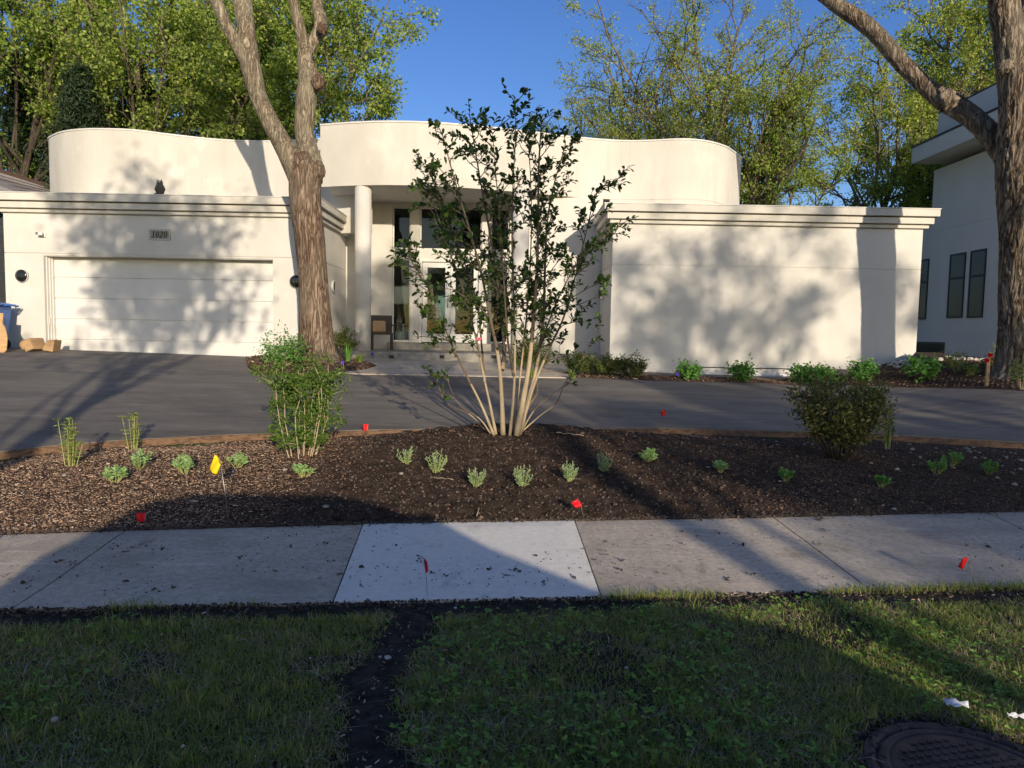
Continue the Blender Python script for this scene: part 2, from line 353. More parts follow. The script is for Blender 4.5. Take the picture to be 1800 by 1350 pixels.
# ------------------------------------------------------------------ ground, street, drive, pavement
def grid(xs, ys, zf, name, mt, mi=None):
    X, Y = np.meshgrid(xs, ys); V = np.dstack([X, Y, zf(X, Y)]).reshape(-1, 3); n = len(xs)
    i = np.arange(len(ys) - 1)[:, None] * n + np.arange(n - 1)[None]
    f = np.stack([i, i + 1, i + n + 1, i + n], -1).reshape(-1, 4)
    return np_mesh(name, V, f, mt, mats=mi(X, Y) if mi is not None else None, smooth=True)
xs = np.r_[-1200, -300, -80, -40, -25, np.arange(-18, 18.01, .2), 25, 40, 80, 300, 1200]
ys = np.r_[-1200, -300, -80, -40, -20, -10, -5, -2, np.arange(-.6, 5.2, .08), np.arange(5.2, 20, .25), 25, 30, 40, 80, 300, 1200]
def gz(X, Y):
    near = smooth(Y, .3, 1.0) * (1 - smooth(Y, 4.2, 4.9))
    return h(X, Y) + near * (.014 * vnoise(X, Y, 9, 3) + .006 * vnoise(X, Y, 40, 4)) - smooth(Y, 4.6, 5) * .03
def gmi(X, Y):
    yy = Y[:-1, :-1].ravel(); return np.where((yy > .25) & (yy < 5.5), 1, 0)
tag(grid(xs, ys, gz, 'ground', [M['ground'], M['lawn_soil']], gmi), kind='structure')
tag(sheet('road', [(-60, -.1), (60, -.1)], [(-60, -8.2), (60, -8.2)], 60, 12, lambda x, y, u, v: h(x, y) + .02, M['asphalt']), kind='structure')
kb = MB(); kb.box(-60, 60, -.1, .06, -.3, .0); tag(kb.build('kerb', M['concrete'], bevel=.015), kind='structure')

FE = [(-420, 838), (-200, 813), (0, 791), (100, 779), (200, 771), (400, 761), (640, 753), (860, 750), (1180, 750), (1400, 756), (1600, 764), (1800, 775), (2050, 800), (2400, 850)]
fe = [G(*p, .06) for p in FE]
DRV_OFF = .045
be = [(p.x + (p.x) * .15, 15.62) for p in fe]
be = [(x, 15.62) for x in np.linspace(-15.5, 13.5, len(fe))]
tag(sheet('driveway', fe, be, 90, 40, lambda x, y, u, v: h(x, y) + DRV_OFF + .008 * vnoise(x, y, 1.1, 8), M['asphalt'], edge=.1), kind='structure')
# brown edging strip along the drive's street side
fr = resample(fe, 260); eb = []
ez = lambda x, y: float(h(x, y)) + DRV_OFF
V = []; rng = np.random.default_rng(5)
for x, y in fr:
    z = ez(x, y); j = rng.normal(0, .006); w = .03 + rng.normal(0, .008)
    V += [(x, y - .004, z - .008 + j * .5), (x, y - w, z - .016 + j), (x, y - w - .03 + j, z - .13)]
f = [(3 * i + a, 3 * i + 3 + a, 3 * i + 4 + a, 3 * i + 1 + a) for i in range(len(fr) - 1) for a in (0, 1)]
tag(np_mesh('clay_edging_strip', V, np.array(f)[:, ::-1], M['edging'], smooth=True), kind='structure')

# pavement slabs, from the joints seen in the photograph
BK = [(-330, 950), (220, 931), (638, 920), (1010, 914), (1360, 908), (1735, 899), (2100, 891)]
FR = [(-560, 1092), (20, 1068), (585, 1057), (1057, 1047), (1530, 1035), (2010, 1024), (2500, 1012)]
bk = [G(*p, .02) for p in BK]; fr_ = [G(*p, .02) for p in FR]
def slab(mb, i, g=.006, oz=0.02):
    q = [fr_[i], fr_[i + 1], bk[i + 1], bk[i]]; c = sum(q, Vector()) / 4
    q = [p + (c - p).normalized() * g * 1.4 for p in q]
    nx, ny = 14, 10; V = []
    for b in range(ny + 1):
        for a in range(nx + 1):
            u, v = a / nx, b / ny
            p = (q[0] * (1 - u) + q[1] * u) * (1 - v) + (q[3] * (1 - u) + q[2] * u) * v
            e = min(u, 1 - u, v, 1 - v)
            V.append((p.x, p.y, float(h(p.x, p.y)) + oz - (.006 if e == 0 else 0)))
    f = [(b * (nx + 1) + a, b * (nx + 1) + a + 1, (b + 1) * (nx + 1) + a + 1, (b + 1) * (nx + 1) + a) for b in range(ny) for a in range(nx)]
    base = len(V); ring = [a for a in range(nx + 1)] + [b * (nx + 1) + nx for b in range(1, ny + 1)] + [ny * (nx + 1) + a for a in range(nx - 1, -1, -1)] + [b * (nx + 1) for b in range(ny - 1, 0, -1)]
    for k in ring: V.append((V[k][0], V[k][1], V[k][2] - .1))
    n = len(ring); f += [(ring[k], base + k, base + (k + 1) % n, ring[(k + 1) % n]) for k in range(n)]
    mb.add(V, f, 0, False)
mb = MB()
for i in (0, 1, 3, 4, 5): slab(mb, i)
tag(mb.build('sidewalk', M['concrete']), kind='structure')
mb = MB(); slab(mb, 2, .004, .024); tag(mb.build('new_sidewalk_slab', M['new_concrete']), kind='structure')

# planting bed between pavement and drive
be_back = [(p.x, p.y - .03) for p in fe]
def bedz(x, y, v):
    m = .15 * np.exp(-((x - .05) ** 2 / 1.6 + (y - 8.35) ** 2 / 1.1))
    cl = smooth(-np.abs(x - .4), -2.8, -1.2)
    return h(x, y) + .015 - .045 * smooth(v, .7, .97) + .05 * np.sin(np.pi * np.clip(v, 0, 1)) + m + .012 * vnoise(x, y, 5, 11) + (.006 + .022 * cl) * vnoise(x, y, 20, 12) + (.004 + .018 * cl) * vnoise(x, y, 52, 13)
bA = resample(bk, 420); bB = resample(be_back, 420)
tag(sheet('planting_bed', bA, bB, 420, 110, lambda x, y, u, v: bedz(x, y, v), M['soil'], matched=True), kind='structure')
def scatter_bed(n, seed, dens=None):
    r = np.random.default_rng(seed); u = r.uniform(0, 1, n * 3); v = r.uniform(.0, .985, n * 3)
    i = u * 418; k = i.astype(int); fx = (i - k)[:, None]
    a = bA[k] * (1 - fx) + bA[k + 1] * fx; b = bB[k] * (1 - fx) + bB[k + 1] * fx
    p = a * (1 - v[:, None]) + b * v[:, None]
    keep = (np.abs(p[:, 0]) < p[:, 1] * .86 + .6)
    if dens is not None: keep &= r.uniform(0, 1, len(p)) < dens(p[:, 0], p[:, 1], v)
    p = p[keep][:n]; v = v[keep][:n]
    return np.c_[p, bedz(p[:, 0], p[:, 1], v)], r
def chips(P, r, L0, L1, asp=.4, thick=.25, tilt=.35):
    """little wedge-shaped chips, six-sided solids"""
    n = len(P); L = r.uniform(L0, L1, n) * r.uniform(.5, 1, n); wdt = L * r.uniform(asp * .5, asp, n); t = L * thick * r.uniform(.3, 1, n)
    a = r.uniform(0, 2 * np.pi, n); ti = r.normal(0, tilt, n); t2 = r.normal(0, tilt, n)
    X = np.c_[np.cos(a) * np.cos(ti), np.sin(a) * np.cos(ti), np.sin(ti)]; Y = np.c_[-np.sin(a) * np.cos(t2), np.cos(a) * np.cos(t2), np.sin(t2)]
    Z = np.cross(X, Y); c = P + Z * (t * .3)[:, None]
    V = []
    for sx, sy, sz in ((-1, -.6, -1), (1, -1, -1), (.8, 1, -1), (-.9, .7, -1), (-.9, -.5, 1), (.9, -.7, 1), (.7, .8, 1), (-.8, .5, 1)):
        V.append(c + X * (L * sx / 2)[:, None] + Y * (wdt * sy / 2)[:, None] + Z * (t * sz / 2)[:, None])
    V = np.stack(V, 1).reshape(-1, 3)
    f = np.array([(4, 5, 6, 7), (0, 4, 7, 3), (1, 2, 6, 5), (0, 1, 5, 4), (2, 3, 7, 6)])
    return V, (np.arange(n)[:, None, None] * 8 + f[None]).reshape(-1, 4)
def region_mats(P, r, base):
    """light chips on the left, bare dark soil in the middle, dark chips to the right"""
    x, y = P[:, 0], P[:, 1]; q = r.uniform(0, 1, len(P))
    left = 1 - smooth(x + .25 * vnoise(x, y, 2, 31), -2.6, -1.2) * .92
    back = smooth(y, 8.1, 8.6) * (1 - smooth(x, -1.1, -.5)) * .6
    light = np.maximum(left, back) * .62; right = smooth(x, 1.4, 3) * .85
    cen = smooth(-np.abs(x - .3), -2.2, -1.0) * (1 - back) * .75; return np.where(q < light, 0, np.where(q < light + np.maximum(right, cen), 2, 1))
dn = lambda x, y, v: np.clip(np.maximum(1 - smooth(x, -2.4, -1.2), smooth(x, 1.6, 3) * .9) + .015 + .3 * smooth(y, 8.0, 8.6), 0, 1)
P1, r1 = scatter_bed(110000, 21, dn); V1, F1 = chips(P1, r1, .006, .026)
P2, r2 = scatter_bed(5200, 22, dn); V2, F2 = chips(P2, r2, .018, .045, .3)
P3, r3 = scatter_bed(11000, 23, lambda x, y, v: smooth(-np.abs(x - .6), -3.4, -1.7)); V3, F3 = chips(P3, r3, .005, .030, .9, .8, .6)
VV = np.r_[V1, V2, V3]; FF = np.r_[F1, F2 + len(V1), F3 + len(V1) + len(V2)]
MI = np.r_[np.repeat(region_mats(P1, r1, None), 5), np.repeat(region_mats(P2, r2, None), 5), np.repeat(np.where(r3.uniform(0, 1, len(P3)) < .12, 1, 2), 5)]
tag(np_mesh('bark_mulch', VV, FF, [M['chipL'], M['chipB'], M['chipD']], mats=MI), kind='stuff')

# concrete walk to the porch, island bed round the left tree, bed along the wing
def poly_sheet(name, px, off, mt, dz=None, edge=.06, flat=None, n=26):
    """filled outline given in photo pixels on the ground, triangulated as a fan of rings"""
    P = [G(a, b, off) if not isinstance(a, tuple) else Vector((a[0], a[1], 0)) for a, b in px]
    P = resample([(p.x, p.y) for p in P] + [(P[0].x, P[0].y)], n * 4 + 1)[:-1]; c = P.mean(0); rings = 12; V = []
    for k in range(rings + 1):
        t = 1 - k / rings
        for p in P:
            q = c + (p - c) * t; zz = flat if flat is not None else float(h(*q)) + off
            V.append((q[0], q[1], zz + (dz(1 - t, *q) if dz else 0)))
    m = len(P); f = [(k * m + i, k * m + (i + 1) % m, (k + 1) * m + (i + 1) % m, (k + 1) * m + i) for k in range(rings) for i in range(m)]
    b0 = len(V); V += [(p[0], p[1], V[i][2] - edge) for i, p in enumerate(P)]
    f += [(i, b0 + i, b0 + (i + 1) % m, (i + 1) % m) for i in range(m)]
    V = np.array(V); f = np.array(f); return np_mesh(name, V, f, mt, smooth=True), P, c
yw = 16.35
wk = [G(596, 655, .06), G(640, 657, .06), G(760, 659, .06), G(900, 662, .06), G(1010, 664, .06)]
wkb = [(x, 16.5) for x in np.linspace(-4.4, 1.6, 5)]
tag(sheet('front_walk', wk, wkb, 40, 14, lambda x, y, u, v: np.maximum(h(x, y) + .062, 0), M['concrete'], edge=.05), kind='structure')
ISL = [(436, 643), (452, 654), (500, 659), (560, 657), (604, 652), (640, 648), (662, 642), (650, 637), (628, 633)]
islp = [G(*p, .08) for p in ISL] + [Vector((-4.1, 15.85, 0)), Vector((-4.4, 15.5, 0)), Vector((-5.1, 15.45, 0)), Vector((-5.7, 15.2, 0))]
def pmound(name, pts, mt, off, hgt, seed, kind='structure'):
    P = resample([(p[0], p[1]) for p in pts] + [(pts[0][0], pts[0][1])], 121)[:-1]; c = P.mean(0); V = []; R_ = 14
    for k in range(R_ + 1):
        t = 1 - k / R_; q = c + (P - c) * t
        z = h(q[:, 0], q[:, 1]) + off + hgt * math.sin(min(1, (1 - t) * 1.6) * math.pi / 2) + .012 * vnoise(q[:, 0], q[:, 1], 14, seed) * (k > 0)
        V.append(np.c_[q, z])
    V = np.concatenate(V); m = len(P)
    f = [(k * m + i, k * m + (i + 1) % m, (k + 1) * m + (i + 1) % m, (k + 1) * m + i) for k in range(R_) for i in range(m)]
    b0 = len(V); V = np.r_[V, V[:m] - [0, 0, .08]]; f += [(i, b0 + i, b0 + (i + 1) % m, (i + 1) % m) for i in range(m)]
    o = tag(np_mesh(name, V, np.array(f), mt, smooth=True), kind=kind); return o, P, c
MOUND_I = .13
_, IP, IC = pmound('island_bed', islp, M['soil'], .07, MOUND_I, 41)
def isl_z(x, y):
    d = np.hypot(x - IC[0], y - IC[1]); return h(x, y) + .07 + MOUND_I * .9
wb = [G(p[0], p[1], .05) for p in ((985, 661), (1060, 665), (1150, 669), (1350, 673), (1500, 676), (1650, 682), (1800, 687), (2000, 700), (2200, 716))]
wbb = [(1.4, 15.62), (2.6, 15.62), (3.6, 15.62), (5.6, 15.62), (7.4, 15.62), (9.0, 15.8), (10.6, 15.8), (13, 15.8), (14.6, 15.8)]
def wz(x, y, u, v): return h(x, y) + .05 - .07 * v + .04 * np.sin(np.pi * np.clip(v * 1.1, 0, 1)) * (1 - smooth(x, 7.6, 8.6)) + smooth(x, 7.4, 9.2) * smooth(v, 0, .5) * .2 + .01 * vnoise(x, y, 14, 44)
WA = resample(wb, 160); WB_ = resample(wbb, 160)
tag(sheet('wing_bed', WA, WB_, 160, 24, wz, M['soil'], edge=.08, matched=True), kind='structure')
def wing_z(x, y):
    i = int(np.argmin(np.hypot(WA[:, 0] + (WB_[:, 0] - WA[:, 0]) * .4 - x, (WA[:, 1] * .6 + WB_[:, 1] * .4) - y)))
    v = np.clip((y - WA[i, 1]) / max(.1, WB_[i, 1] - WA[i, 1]), 0, 1); return float(wz(np.float64(x), np.float64(y), 0, v))
rr = np.random.default_rng(77); u = rr.integers(0, 159, 9000); v = rr.uniform(.02, .95, 9000)
pp = WA[u] * (1 - v[:, None]) + WB_[u] * v[:, None]; pz = wz(pp[:, 0], pp[:, 1], 0, v)
th = rr.uniform(0, 1, 2500) ** .5; iu = rr.integers(0, 120, 2500); ip = IC + (IP[iu] - IC) * th[:, None]
iz = h(ip[:, 0], ip[:, 1]) + .07 + MOUND_I * np.sin(np.minimum(1, (1 - th) * 1.6) * np.pi / 2)
PP = np.r_[np.c_[pp, pz], np.c_[ip, iz]]; V, F = chips(PP, rr, .03, .09)
tag(np_mesh('wing_mulch', V, F, [M['chipB'], M['chipD'], M['chipL']], mats=np.repeat(rr.choice([0, 1, 2], len(PP), p=[.55, .35, .1]), 5)), kind='stuff')

# crumbs of soil and twigs lying on the pavement and drive
n = 2600; rc = np.random.default_rng(9); q = np.r_[rc.uniform(-4.5, 6, n)]; yy = 4.02 + .1 * q + rc.uniform(0, 1, n) ** 1.2 * (1.35 + .03 * q)
clus = vnoise(q, yy, 3, 55) > -.05; q, yy = q[clus], yy[clus]
PP = np.c_[q, yy, h(q, yy) + .028]; V, F = chips(PP, rc, .004, .016, .9, .5)
big = rc.choice(len(PP), 90, replace=False); Vb, Fb = chips(np.repeat(PP[big], 3, 0) + rc.normal(0, .012, (270, 3)) * [1, 1, .1], rc, .01, .034, .8, .5); F = np.r_[F, Fb + len(V)]; V = np.r_[V, Vb]
ne = 4200; ue = rc.uniform(0, 1, ne); fx_ = fr_[0].x + (fr_[-1].x - fr_[0].x) * ue; fy_ = np.interp(fx_, [p.x for p in fr_], [p.y for p in fr_]) - np.abs(rc.normal(0, .05, ne)) + .012 + .01 * vnoise(fx_, fx_ * 0, 9, 5)
V2, F2 = chips(np.c_[fx_, fy_, h(fx_, fy_) + .006 + .01 * rc.uniform(0, 1, ne)], rc, .006, .026, .8, .6)
be2x = rc.uniform(-4.5, 6, 5000); be2y = np.interp(be2x, [p.x for p in bk], [p.y for p in bk]) + rc.normal(0, .02, 5000); V3, F3 = chips(np.c_[be2x, be2y, h(be2x, be2y) + .026], rc, .006, .03, .6, .4)
tag(np_mesh('soil_crumbs', np.r_[V, V2, V3], np.r_[F, F2 + len(V), F3 + len(V) + len(V2)], M['chipD']), kind='stuff')

# ------------------------------------------------------------------ grass
def blades(P, r, h0, h1, w=.0035, lean=.35):
    n = len(P); H = r.uniform(h0, h1, n); a = r.uniform(0, 2 * np.pi, n); le = np.abs(r.normal(0, lean, n)) + .12
    d = np.c_[np.cos(a), np.sin(a), np.zeros(n)]; s = np.c_[-np.sin(a), np.cos(a), np.zeros(n)] ; fa = r.uniform(0, 6.28, n)
    s = np.c_[np.cos(fa), np.sin(fa), np.zeros(n)]; ww = w * r.uniform(.6, 1.3, n)
    up = np.array([0, 0, 1.0])
    m1 = P + up * (H * .55)[:, None] + d * (H * le * .35)[:, None]; tp = P + up * (H * (1 - .25 * le))[:, None] + d * (H * le)[:, None]
    V = np.stack([P - s * ww[:, None] / 2, P + s * ww[:, None] / 2, m1 + s * ww[:, None] * .42, m1 - s * ww[:, None] * .42, tp + s * ww[:, None] * .06, tp - s * ww[:, None] * .06], 1).reshape(-1, 3)
    f = np.array([(0, 1, 2, 3), (3, 2, 4, 5)]); return V, (np.arange(n)[:, None, None] * 6 + f[None]).reshape(-1, 4)
def lawn_density(x, y):
    sw = np.interp(x, [p.x for p in fr_], [p.y for p in fr_])                                   # pavement edge
    edge = sw - y
    d = np.ones_like(x)
    strip = np.abs(x + .52 + .04 * (y - 3) + .05 * np.sin(y * 5)) ; d *= smooth(strip + .09 * vnoise(x, y, 9, 61) + .05 * vnoise(x, y, 28, 67), .06, .21)
    cut = smooth(edge + .05 * vnoise(x, y, 7, 62), .13, .26); d *= cut
    d *= .30 + .70 * smooth(vnoise(x, y, 5.2, 63) + .5 * vnoise(x, y, 17, 64), -.45, .0)
    d = d * (np.hypot(x - 1.62, y - 2.36) > .37)
    return d
rg = np.random.default_rng(100); n = 500000
gy = rg.uniform(1.3, 4.5, n); gx = rg.uniform(-1, 1, n) * (gy * .85 + 1.1); keep = rg.uniform(0, 1, n) < lawn_density(gx, gy)
keep &= gy < np.interp(gx, [p.x for p in fr_], [p.y for p in fr_]) - .02
gx, gy = gx[keep], gy[keep]; tuft = .5 + .5 * vnoise(gx, gy, 7, 66)
P = np.c_[gx, gy, gz(gx, gy) - .004]; V, F = blades(P, rg, .010, .044, .0034, .95); 
# longer tufts right against the pavement
n2 = 9000; ex = rg.uniform(-3.6, 4.6, n2); k = (smooth(vnoise(ex, ex * 0, 4, 71), -.05, .35) > rg.uniform(0, 1, n2)); ex = ex[k]
ey = np.interp(ex, [p.x for p in fr_], [p.y for p in fr_]) + rg.normal(-.02, .016, len(ex)); P2 = np.c_[ex, ey, h(ex, ey)]; V2, F2 = blades(P2, rg, .03, .085, .0035, .5)
# clumps of longer grass and flattened dead thatch
nc = 420; cy = rg.uniform(1.7, 4.1, nc); cx = rg.uniform(-1, 1, nc) * (cy * .8 + .4); kk = lawn_density(cx, cy) > .5; cx, cy = cx[kk], cy[kk]
m_ = 34; qx = np.repeat(cx, m_) + rg.normal(0, .022, len(cx) * m_); qy = np.repeat(cy, m_) + rg.normal(0, .022, len(cx) * m_)
V3, F3 = blades(np.c_[qx, qy, gz(qx, qy) - .003], rg, .035, .085, .0038, .6)
nt_ = 26000; ty_ = rg.uniform(1.5, 4.2, nt_); tx_ = rg.uniform(-1, 1, nt_) * (ty_ * .8 + .4); kk = (vnoise(tx_, ty_, 5, 91) > -.05) & (lawn_density(tx_, ty_) > .25); tx_, ty_ = tx_[kk], ty_[kk]
V4, F4 = blades(np.c_[tx_, ty_, gz(tx_, ty_) + .004], rg, .02, .05, .003, 2.6)
tag(np_mesh('grass', np.r_[V, V2, V3, V4], np.r_[F, F2 + len(V), F3 + len(V) + len(V2), F4 + len(V) + len(V2) + len(V3)], [M['blade'], M['straw']], mats=np.r_[np.zeros(len(F) + len(F2) + len(F3), int), np.ones(len(F4), int)]), kind='stuff')
def leafquads(P, D, Nn, L, Wd, fold=.25):
    """diamond leaves from base P along D, normal N"""
    D = D / (np.linalg.norm(D, axis=1)[:, None] + 1e-9); Sx = np.cross(D, Nn); Sx /= np.linalg.norm(Sx, axis=1)[:, None] + 1e-9; N2 = np.cross(Sx, D)
    L = L[:, None]; Wd = Wd[:, None]; mid = P + D * L * .55
    V = np.stack([P, mid + Sx * Wd / 2 + N2 * Wd * fold, P + D * L - N2 * L * .06, mid - Sx * Wd / 2 + N2 * Wd * fold], 1).reshape(-1, 3)
    n = len(P); b = np.arange(n)[:, None] * 4
    return V, np.concatenate([b + [[0, 1, 2]], b + [[0, 2, 3]]], 1).reshape(-1, 3)
nw = 5200; wy = rg.uniform(1.6, 4.0, nw); wx = rg.uniform(-1, 1, nw) * (wy * .8 + .4)
pat = smooth(vnoise(wx, wy, 3.1, 81) + .25 * smooth(wx, -.6, .4), .0, .3)
k = (rg.uniform(0, 1, nw) < pat) & (wy < 3.95 + .1 * wx) & (lawn_density(wx, wy) > .2); wx, wy = wx[k], wy[k]
P = np.repeat(np.c_[wx, wy, gz(wx, wy) + rg.uniform(.02, .055, len(wx))], 3, 0); nn = len(P); an = rg.uniform(0, 6.28, nn)
D = np.c_[np.cos(an), np.sin(an), rg.uniform(-.1, .5, nn)]; V, F = leafquads(P, D, np.tile([0, 0, 1.], (nn, 1)) + rg.normal(0, .25, (nn, 3)), rg.uniform(.014, .036, nn), rg.uniform(.010, .024, nn), .12)
tag(np_mesh('lawn_weeds', V, F, M['clover']), kind='stuff')
nl = 9000; ly = rg.uniform(1.6, 4.2, nl); lx = rg.uniform(-1, 1, nl) * (ly * .8 + .4); k = (ly < 4 + .1 * lx) & (rg.uniform(0, 1, nl) < .18 + .82 * (np.abs(lx + .5) < .22) + (lx > 1.8) * (ly > 3.6)); lx, ly = lx[k], ly[k]
V, F = chips(np.c_[lx, ly, gz(lx, ly) + .012], rg, .006, .028, .5, .25)
tag(np_mesh('lawn_litter', V, F, [M['straw'], M['chipD'], M['chipL']], mats=np.repeat(rg.choice([0, 1, 2], len(lx), p=[.12, .58, .30]), 5)), kind='stuff')
# ------------------------------------------------------------------ the white house
FY = 15.6                                  # plane of the garage and wing fronts
ZT, ZS = at(680, 216, 16.5).z, at(660, 327, 16.6).z            # top of the wavy parapets, soffit of the porch band
ZC = at(1340, 360, 15.23).z                            # top of the lower cornices
ZSEAM = at(1340, 468.5, FY).z
house = empty('house', (-1, 16.5, .8), 'modern white stucco house with wavy parapet, porch columns and double garage', 'house')
def HP(mb, name, mt, parent=house, bevel=0, label=None):
    o = W_(mb.build(name, mt, parent, bevel=bevel))
    if label: o['label'] = label
    return o
XG0, XG1, XW0, XW1 = at(9, 480, FY).x, -4.38, at(1075, 500, FY).x, at(1617, 500, FY).x
DX0, DX1, DZ0, DZ1 = at(79, 540, FY).x, at(487, 540, 15.86).x, .82, at(480, 455.5, FY).z     # garage opening
# garage walls: lower band split round the opening, groove, upper band
g = MB(); yb = 19.0; gr = .010
def band(mb, x0, x1, y0, y1, z0, z1): mb.box(x0, x1, y0, y1, z0, z1)
g.box(XG0, DX0, FY, 16.0, .2, ZSEAM); g.box(DX1, XG1, FY, 16.0, .2, ZSEAM); g.box(DX0, DX1, FY, 16.0, DZ1, ZSEAM)
g.box(XG1 - .3, XG1, 16.0, yb, .2, ZSEAM); g.box(XG0, XG0 + .3, 16.0, yb, .2, ZSEAM)
zc0 = ZC - .40
g.box(XG0, XG1, FY, 16.0, ZSEAM + .012, zc0); g.box(XG1 - .3, XG1, 16.0, yb, ZSEAM + .012, zc0); g.box(XG0, XG0 + .3, 16.0, yb, ZSEAM + .012, zc0)
g.box(XG0 + .02, XG1 - .02, FY + .02, FY + .2, ZSEAM - .05, ZSEAM + .05); g.box(XG1 - .2, XG1 - .02, FY + .2, yb - .02, ZSEAM - .05, ZSEAM + .05)
g.box(XG0 + .3, XG1 - .3, 18.7, yb, .2, zc0)
HP(g, 'wall', M['stucco'])
def cornice(x0, x1, y0, y1, name='cornice'):
    mb = MB(); tiers = [(.0, .15, .225), (.172, .30, .15), (.32, .385, .08)]
    for a, b, pr in tiers: mb.box(x0 - pr, x1 + pr, y0 - pr, y1, ZC - b, ZC - a)
    mb.box(x0 - .035, x1 + .035, y0 - .035, y1 - .01, zc0 + .006, ZC - .01)
    HP(mb, name, M['stucco_stained'], bevel=.008)
    c = MB(); c.box(x0 - .238, x1 + .238, y0 - .238, y1, ZC + .001, ZC + .02); HP(c, 'coping', M['white_paint'], bevel=.004)
cornice(XG0, XG1, FY, 18.7)
rf = MB(); rf.box(XG0 - .1, XG1 + .1, 18.7, 26, ZC - .3, ZC - .05); rf.box(XW0, XW1, 17.5, 26, ZC - .3, ZC - .05)
rf.box(-11.4, 5.6, 18.9, 27, ZT - .6, ZT - .4); HP(rf, 'roof', M['stucco'])
# garage door: five sections in a stepped frame
fm = MB(); fn_ = MB()
for i, (a, d) in enumerate(((.0, .07), (.02, .14), (.04, .20))):
    fm.box(DX0 + a, DX0 + a + .02, FY + d, 15.98, .3, DZ1 - .001); fn_.box(DX1 - a - .02, DX1 - a, FY + d, 15.98, .3, DZ1 - .001)
HP(fm, 'door_jamb', M['white_paint'], bevel=.004); HP(fn_, 'door_jamb', M['white_paint'], bevel=.004)
gd = MB(); pz = np.linspace(.70, DZ1 - .002, 6)
for i in range(5): gd.box(DX0 + .062, DX1 - .062, 15.86, 15.93, pz[i] + .010, pz[i + 1] - .010)
gd.box(DX0 + .063, DX1 - .063, 15.885, 15.925, .71, DZ1 - .004)
gdo = HP(gd, 'garage_door', M['door_white'], bevel=.006)
wsx = MB(); wsx.box(DX0 + .065, DX1 - .065, 15.83, 15.85, DZ0 - .04, DZ0 + .01); HP(wsx, 'weather_strip', M['dark'], gdo)
kp = MB(); kp.box(DX0 + .022, DX0 + .038, FY + .09, FY + .125, EYE - .02, EYE + .14); HP(kp, 'keypad', M['bright_metal'], bevel=.004)
def porthole(c, axis, rad=.125):
    mb = MB(); lens = MB()
    if axis == 'y':
        mb.lathe([(rad, -.0), (rad, -.05), (rad * .98, -.06), (rad * .96, -.045)], c, 36, axis='y'); lens.lathe([(rad * .96, -.044), (rad * .96, -.052), (rad * .5, -.058), (.005, -.06)], c, 36, axis='y')
    else:
        mb.lathe([(rad, 0), (rad, .05), (rad * .93, .06), (rad * .9, .045)], c, 36, axis='x'); lens.lathe([(rad * .9, .044), (rad * .9, .05), (rad * .5, .058), (.005, .06)], c, 36, axis='x')
    o = HP(mb, 'porthole_light', M['white_paint']); HP(lens, 'lens', M['dark_glass'], o)
for px in ((40, 485), (521, 495)):
    p = at(*px, FY); porthole((p.x, FY, p.z), 'y', .14)
p = at(582, 503, 17.3); porthole((XG1, 17.3, p.z), 'x', .14)
# number plaque
p = at(281, 412.5, FY); pw, ph = .235, .118
pl = MB(); pl.box(p.x - pw, p.x + pw, FY - .02, FY - .001, p.z - ph, p.z + ph); plo = HP(pl, 'number_plaque', M['plaque'], bevel=.006)
rm = MB()
for a in (-1, 1): rm.box(p.x - pw + .012, p.x + pw - .012, FY - .026, FY - .0205, p.z + a * (ph - .02) - .006, p.z + a * (ph - .02) + .006)
for a in (-1, 1): rm.box(p.x + a * (pw - .018) - .006, p.x + a * (pw - .018) + .006, FY - .026, FY - .0205, p.z - ph + .027, p.z + ph - .027)
HP(rm, 'plaque_rim', M['bright_metal'], plo)
def digit(kind, cx, cz):
    mb = MB(); sh = .22; Hh = .066; y0, y1 = FY - .03, FY - .021
    def quadstrip(o, i_, closed):
        n = len(o); V = []
        for yv in (y0, y1):
            for q in (o, i_):
                for x, z in q: V.append((cx + x + sh * z, yv, cz + z))
        f = []
        for k in range(n if closed else n - 1):
            j = (k + 1) % n; f += [(k, n + k, n + j, j), (2 * n + k, 2 * n + j, 3 * n + j, 3 * n + k), (k, j, 2 * n + j, 2 * n + k), (n + k, 3 * n + k, 3 * n + j, n + j)]
        mb.add(V, f)
    if kind == '0':
        A = np.linspace(0, 2 * np.pi, 28, endpoint=False)
        quadstrip([(.034 * math.cos(a), Hh * math.sin(a)) for a in A], [(.018 * math.cos(a), Hh * .86 * math.sin(a)) for a in A], True)
    if kind == '1':
        quadstrip([(.009, -Hh), (.009, Hh)], [(-.009, -Hh), (-.009, Hh)], False)
        quadstrip([(-.026, -Hh - .001), (.026, -Hh - .001)], [(-.026, -Hh + .009), (.026, -Hh + .009)], False)
        quadstrip([(-.009, Hh), (-.028, Hh - .022)], [(-.009, Hh - .014), (-.026, Hh - .03)], False)
    if kind == '2':
        o = [(-.030, .034), (-.027, .054), (-.010, Hh), (.014, Hh), (.032, .046), (.032, .022), (.014, -.008), (-.012, -.034), (-.022, -.05), (.034, -.05)]
        i_ = [(-.018, .034), (-.014, .046), (-.004, Hh - .01), (.006, Hh - .01), (.014, .044), (.014, .024), (-.002, -.004), (-.03, -.036), (-.036, -Hh), (.03, -Hh)]
        quadstrip(o, i_, False)
    W_(mb.build('numeral', M['black'], plo))
for k, c in enumerate('1020'): digit(c, p.x - .125 + k * .085, p.z)
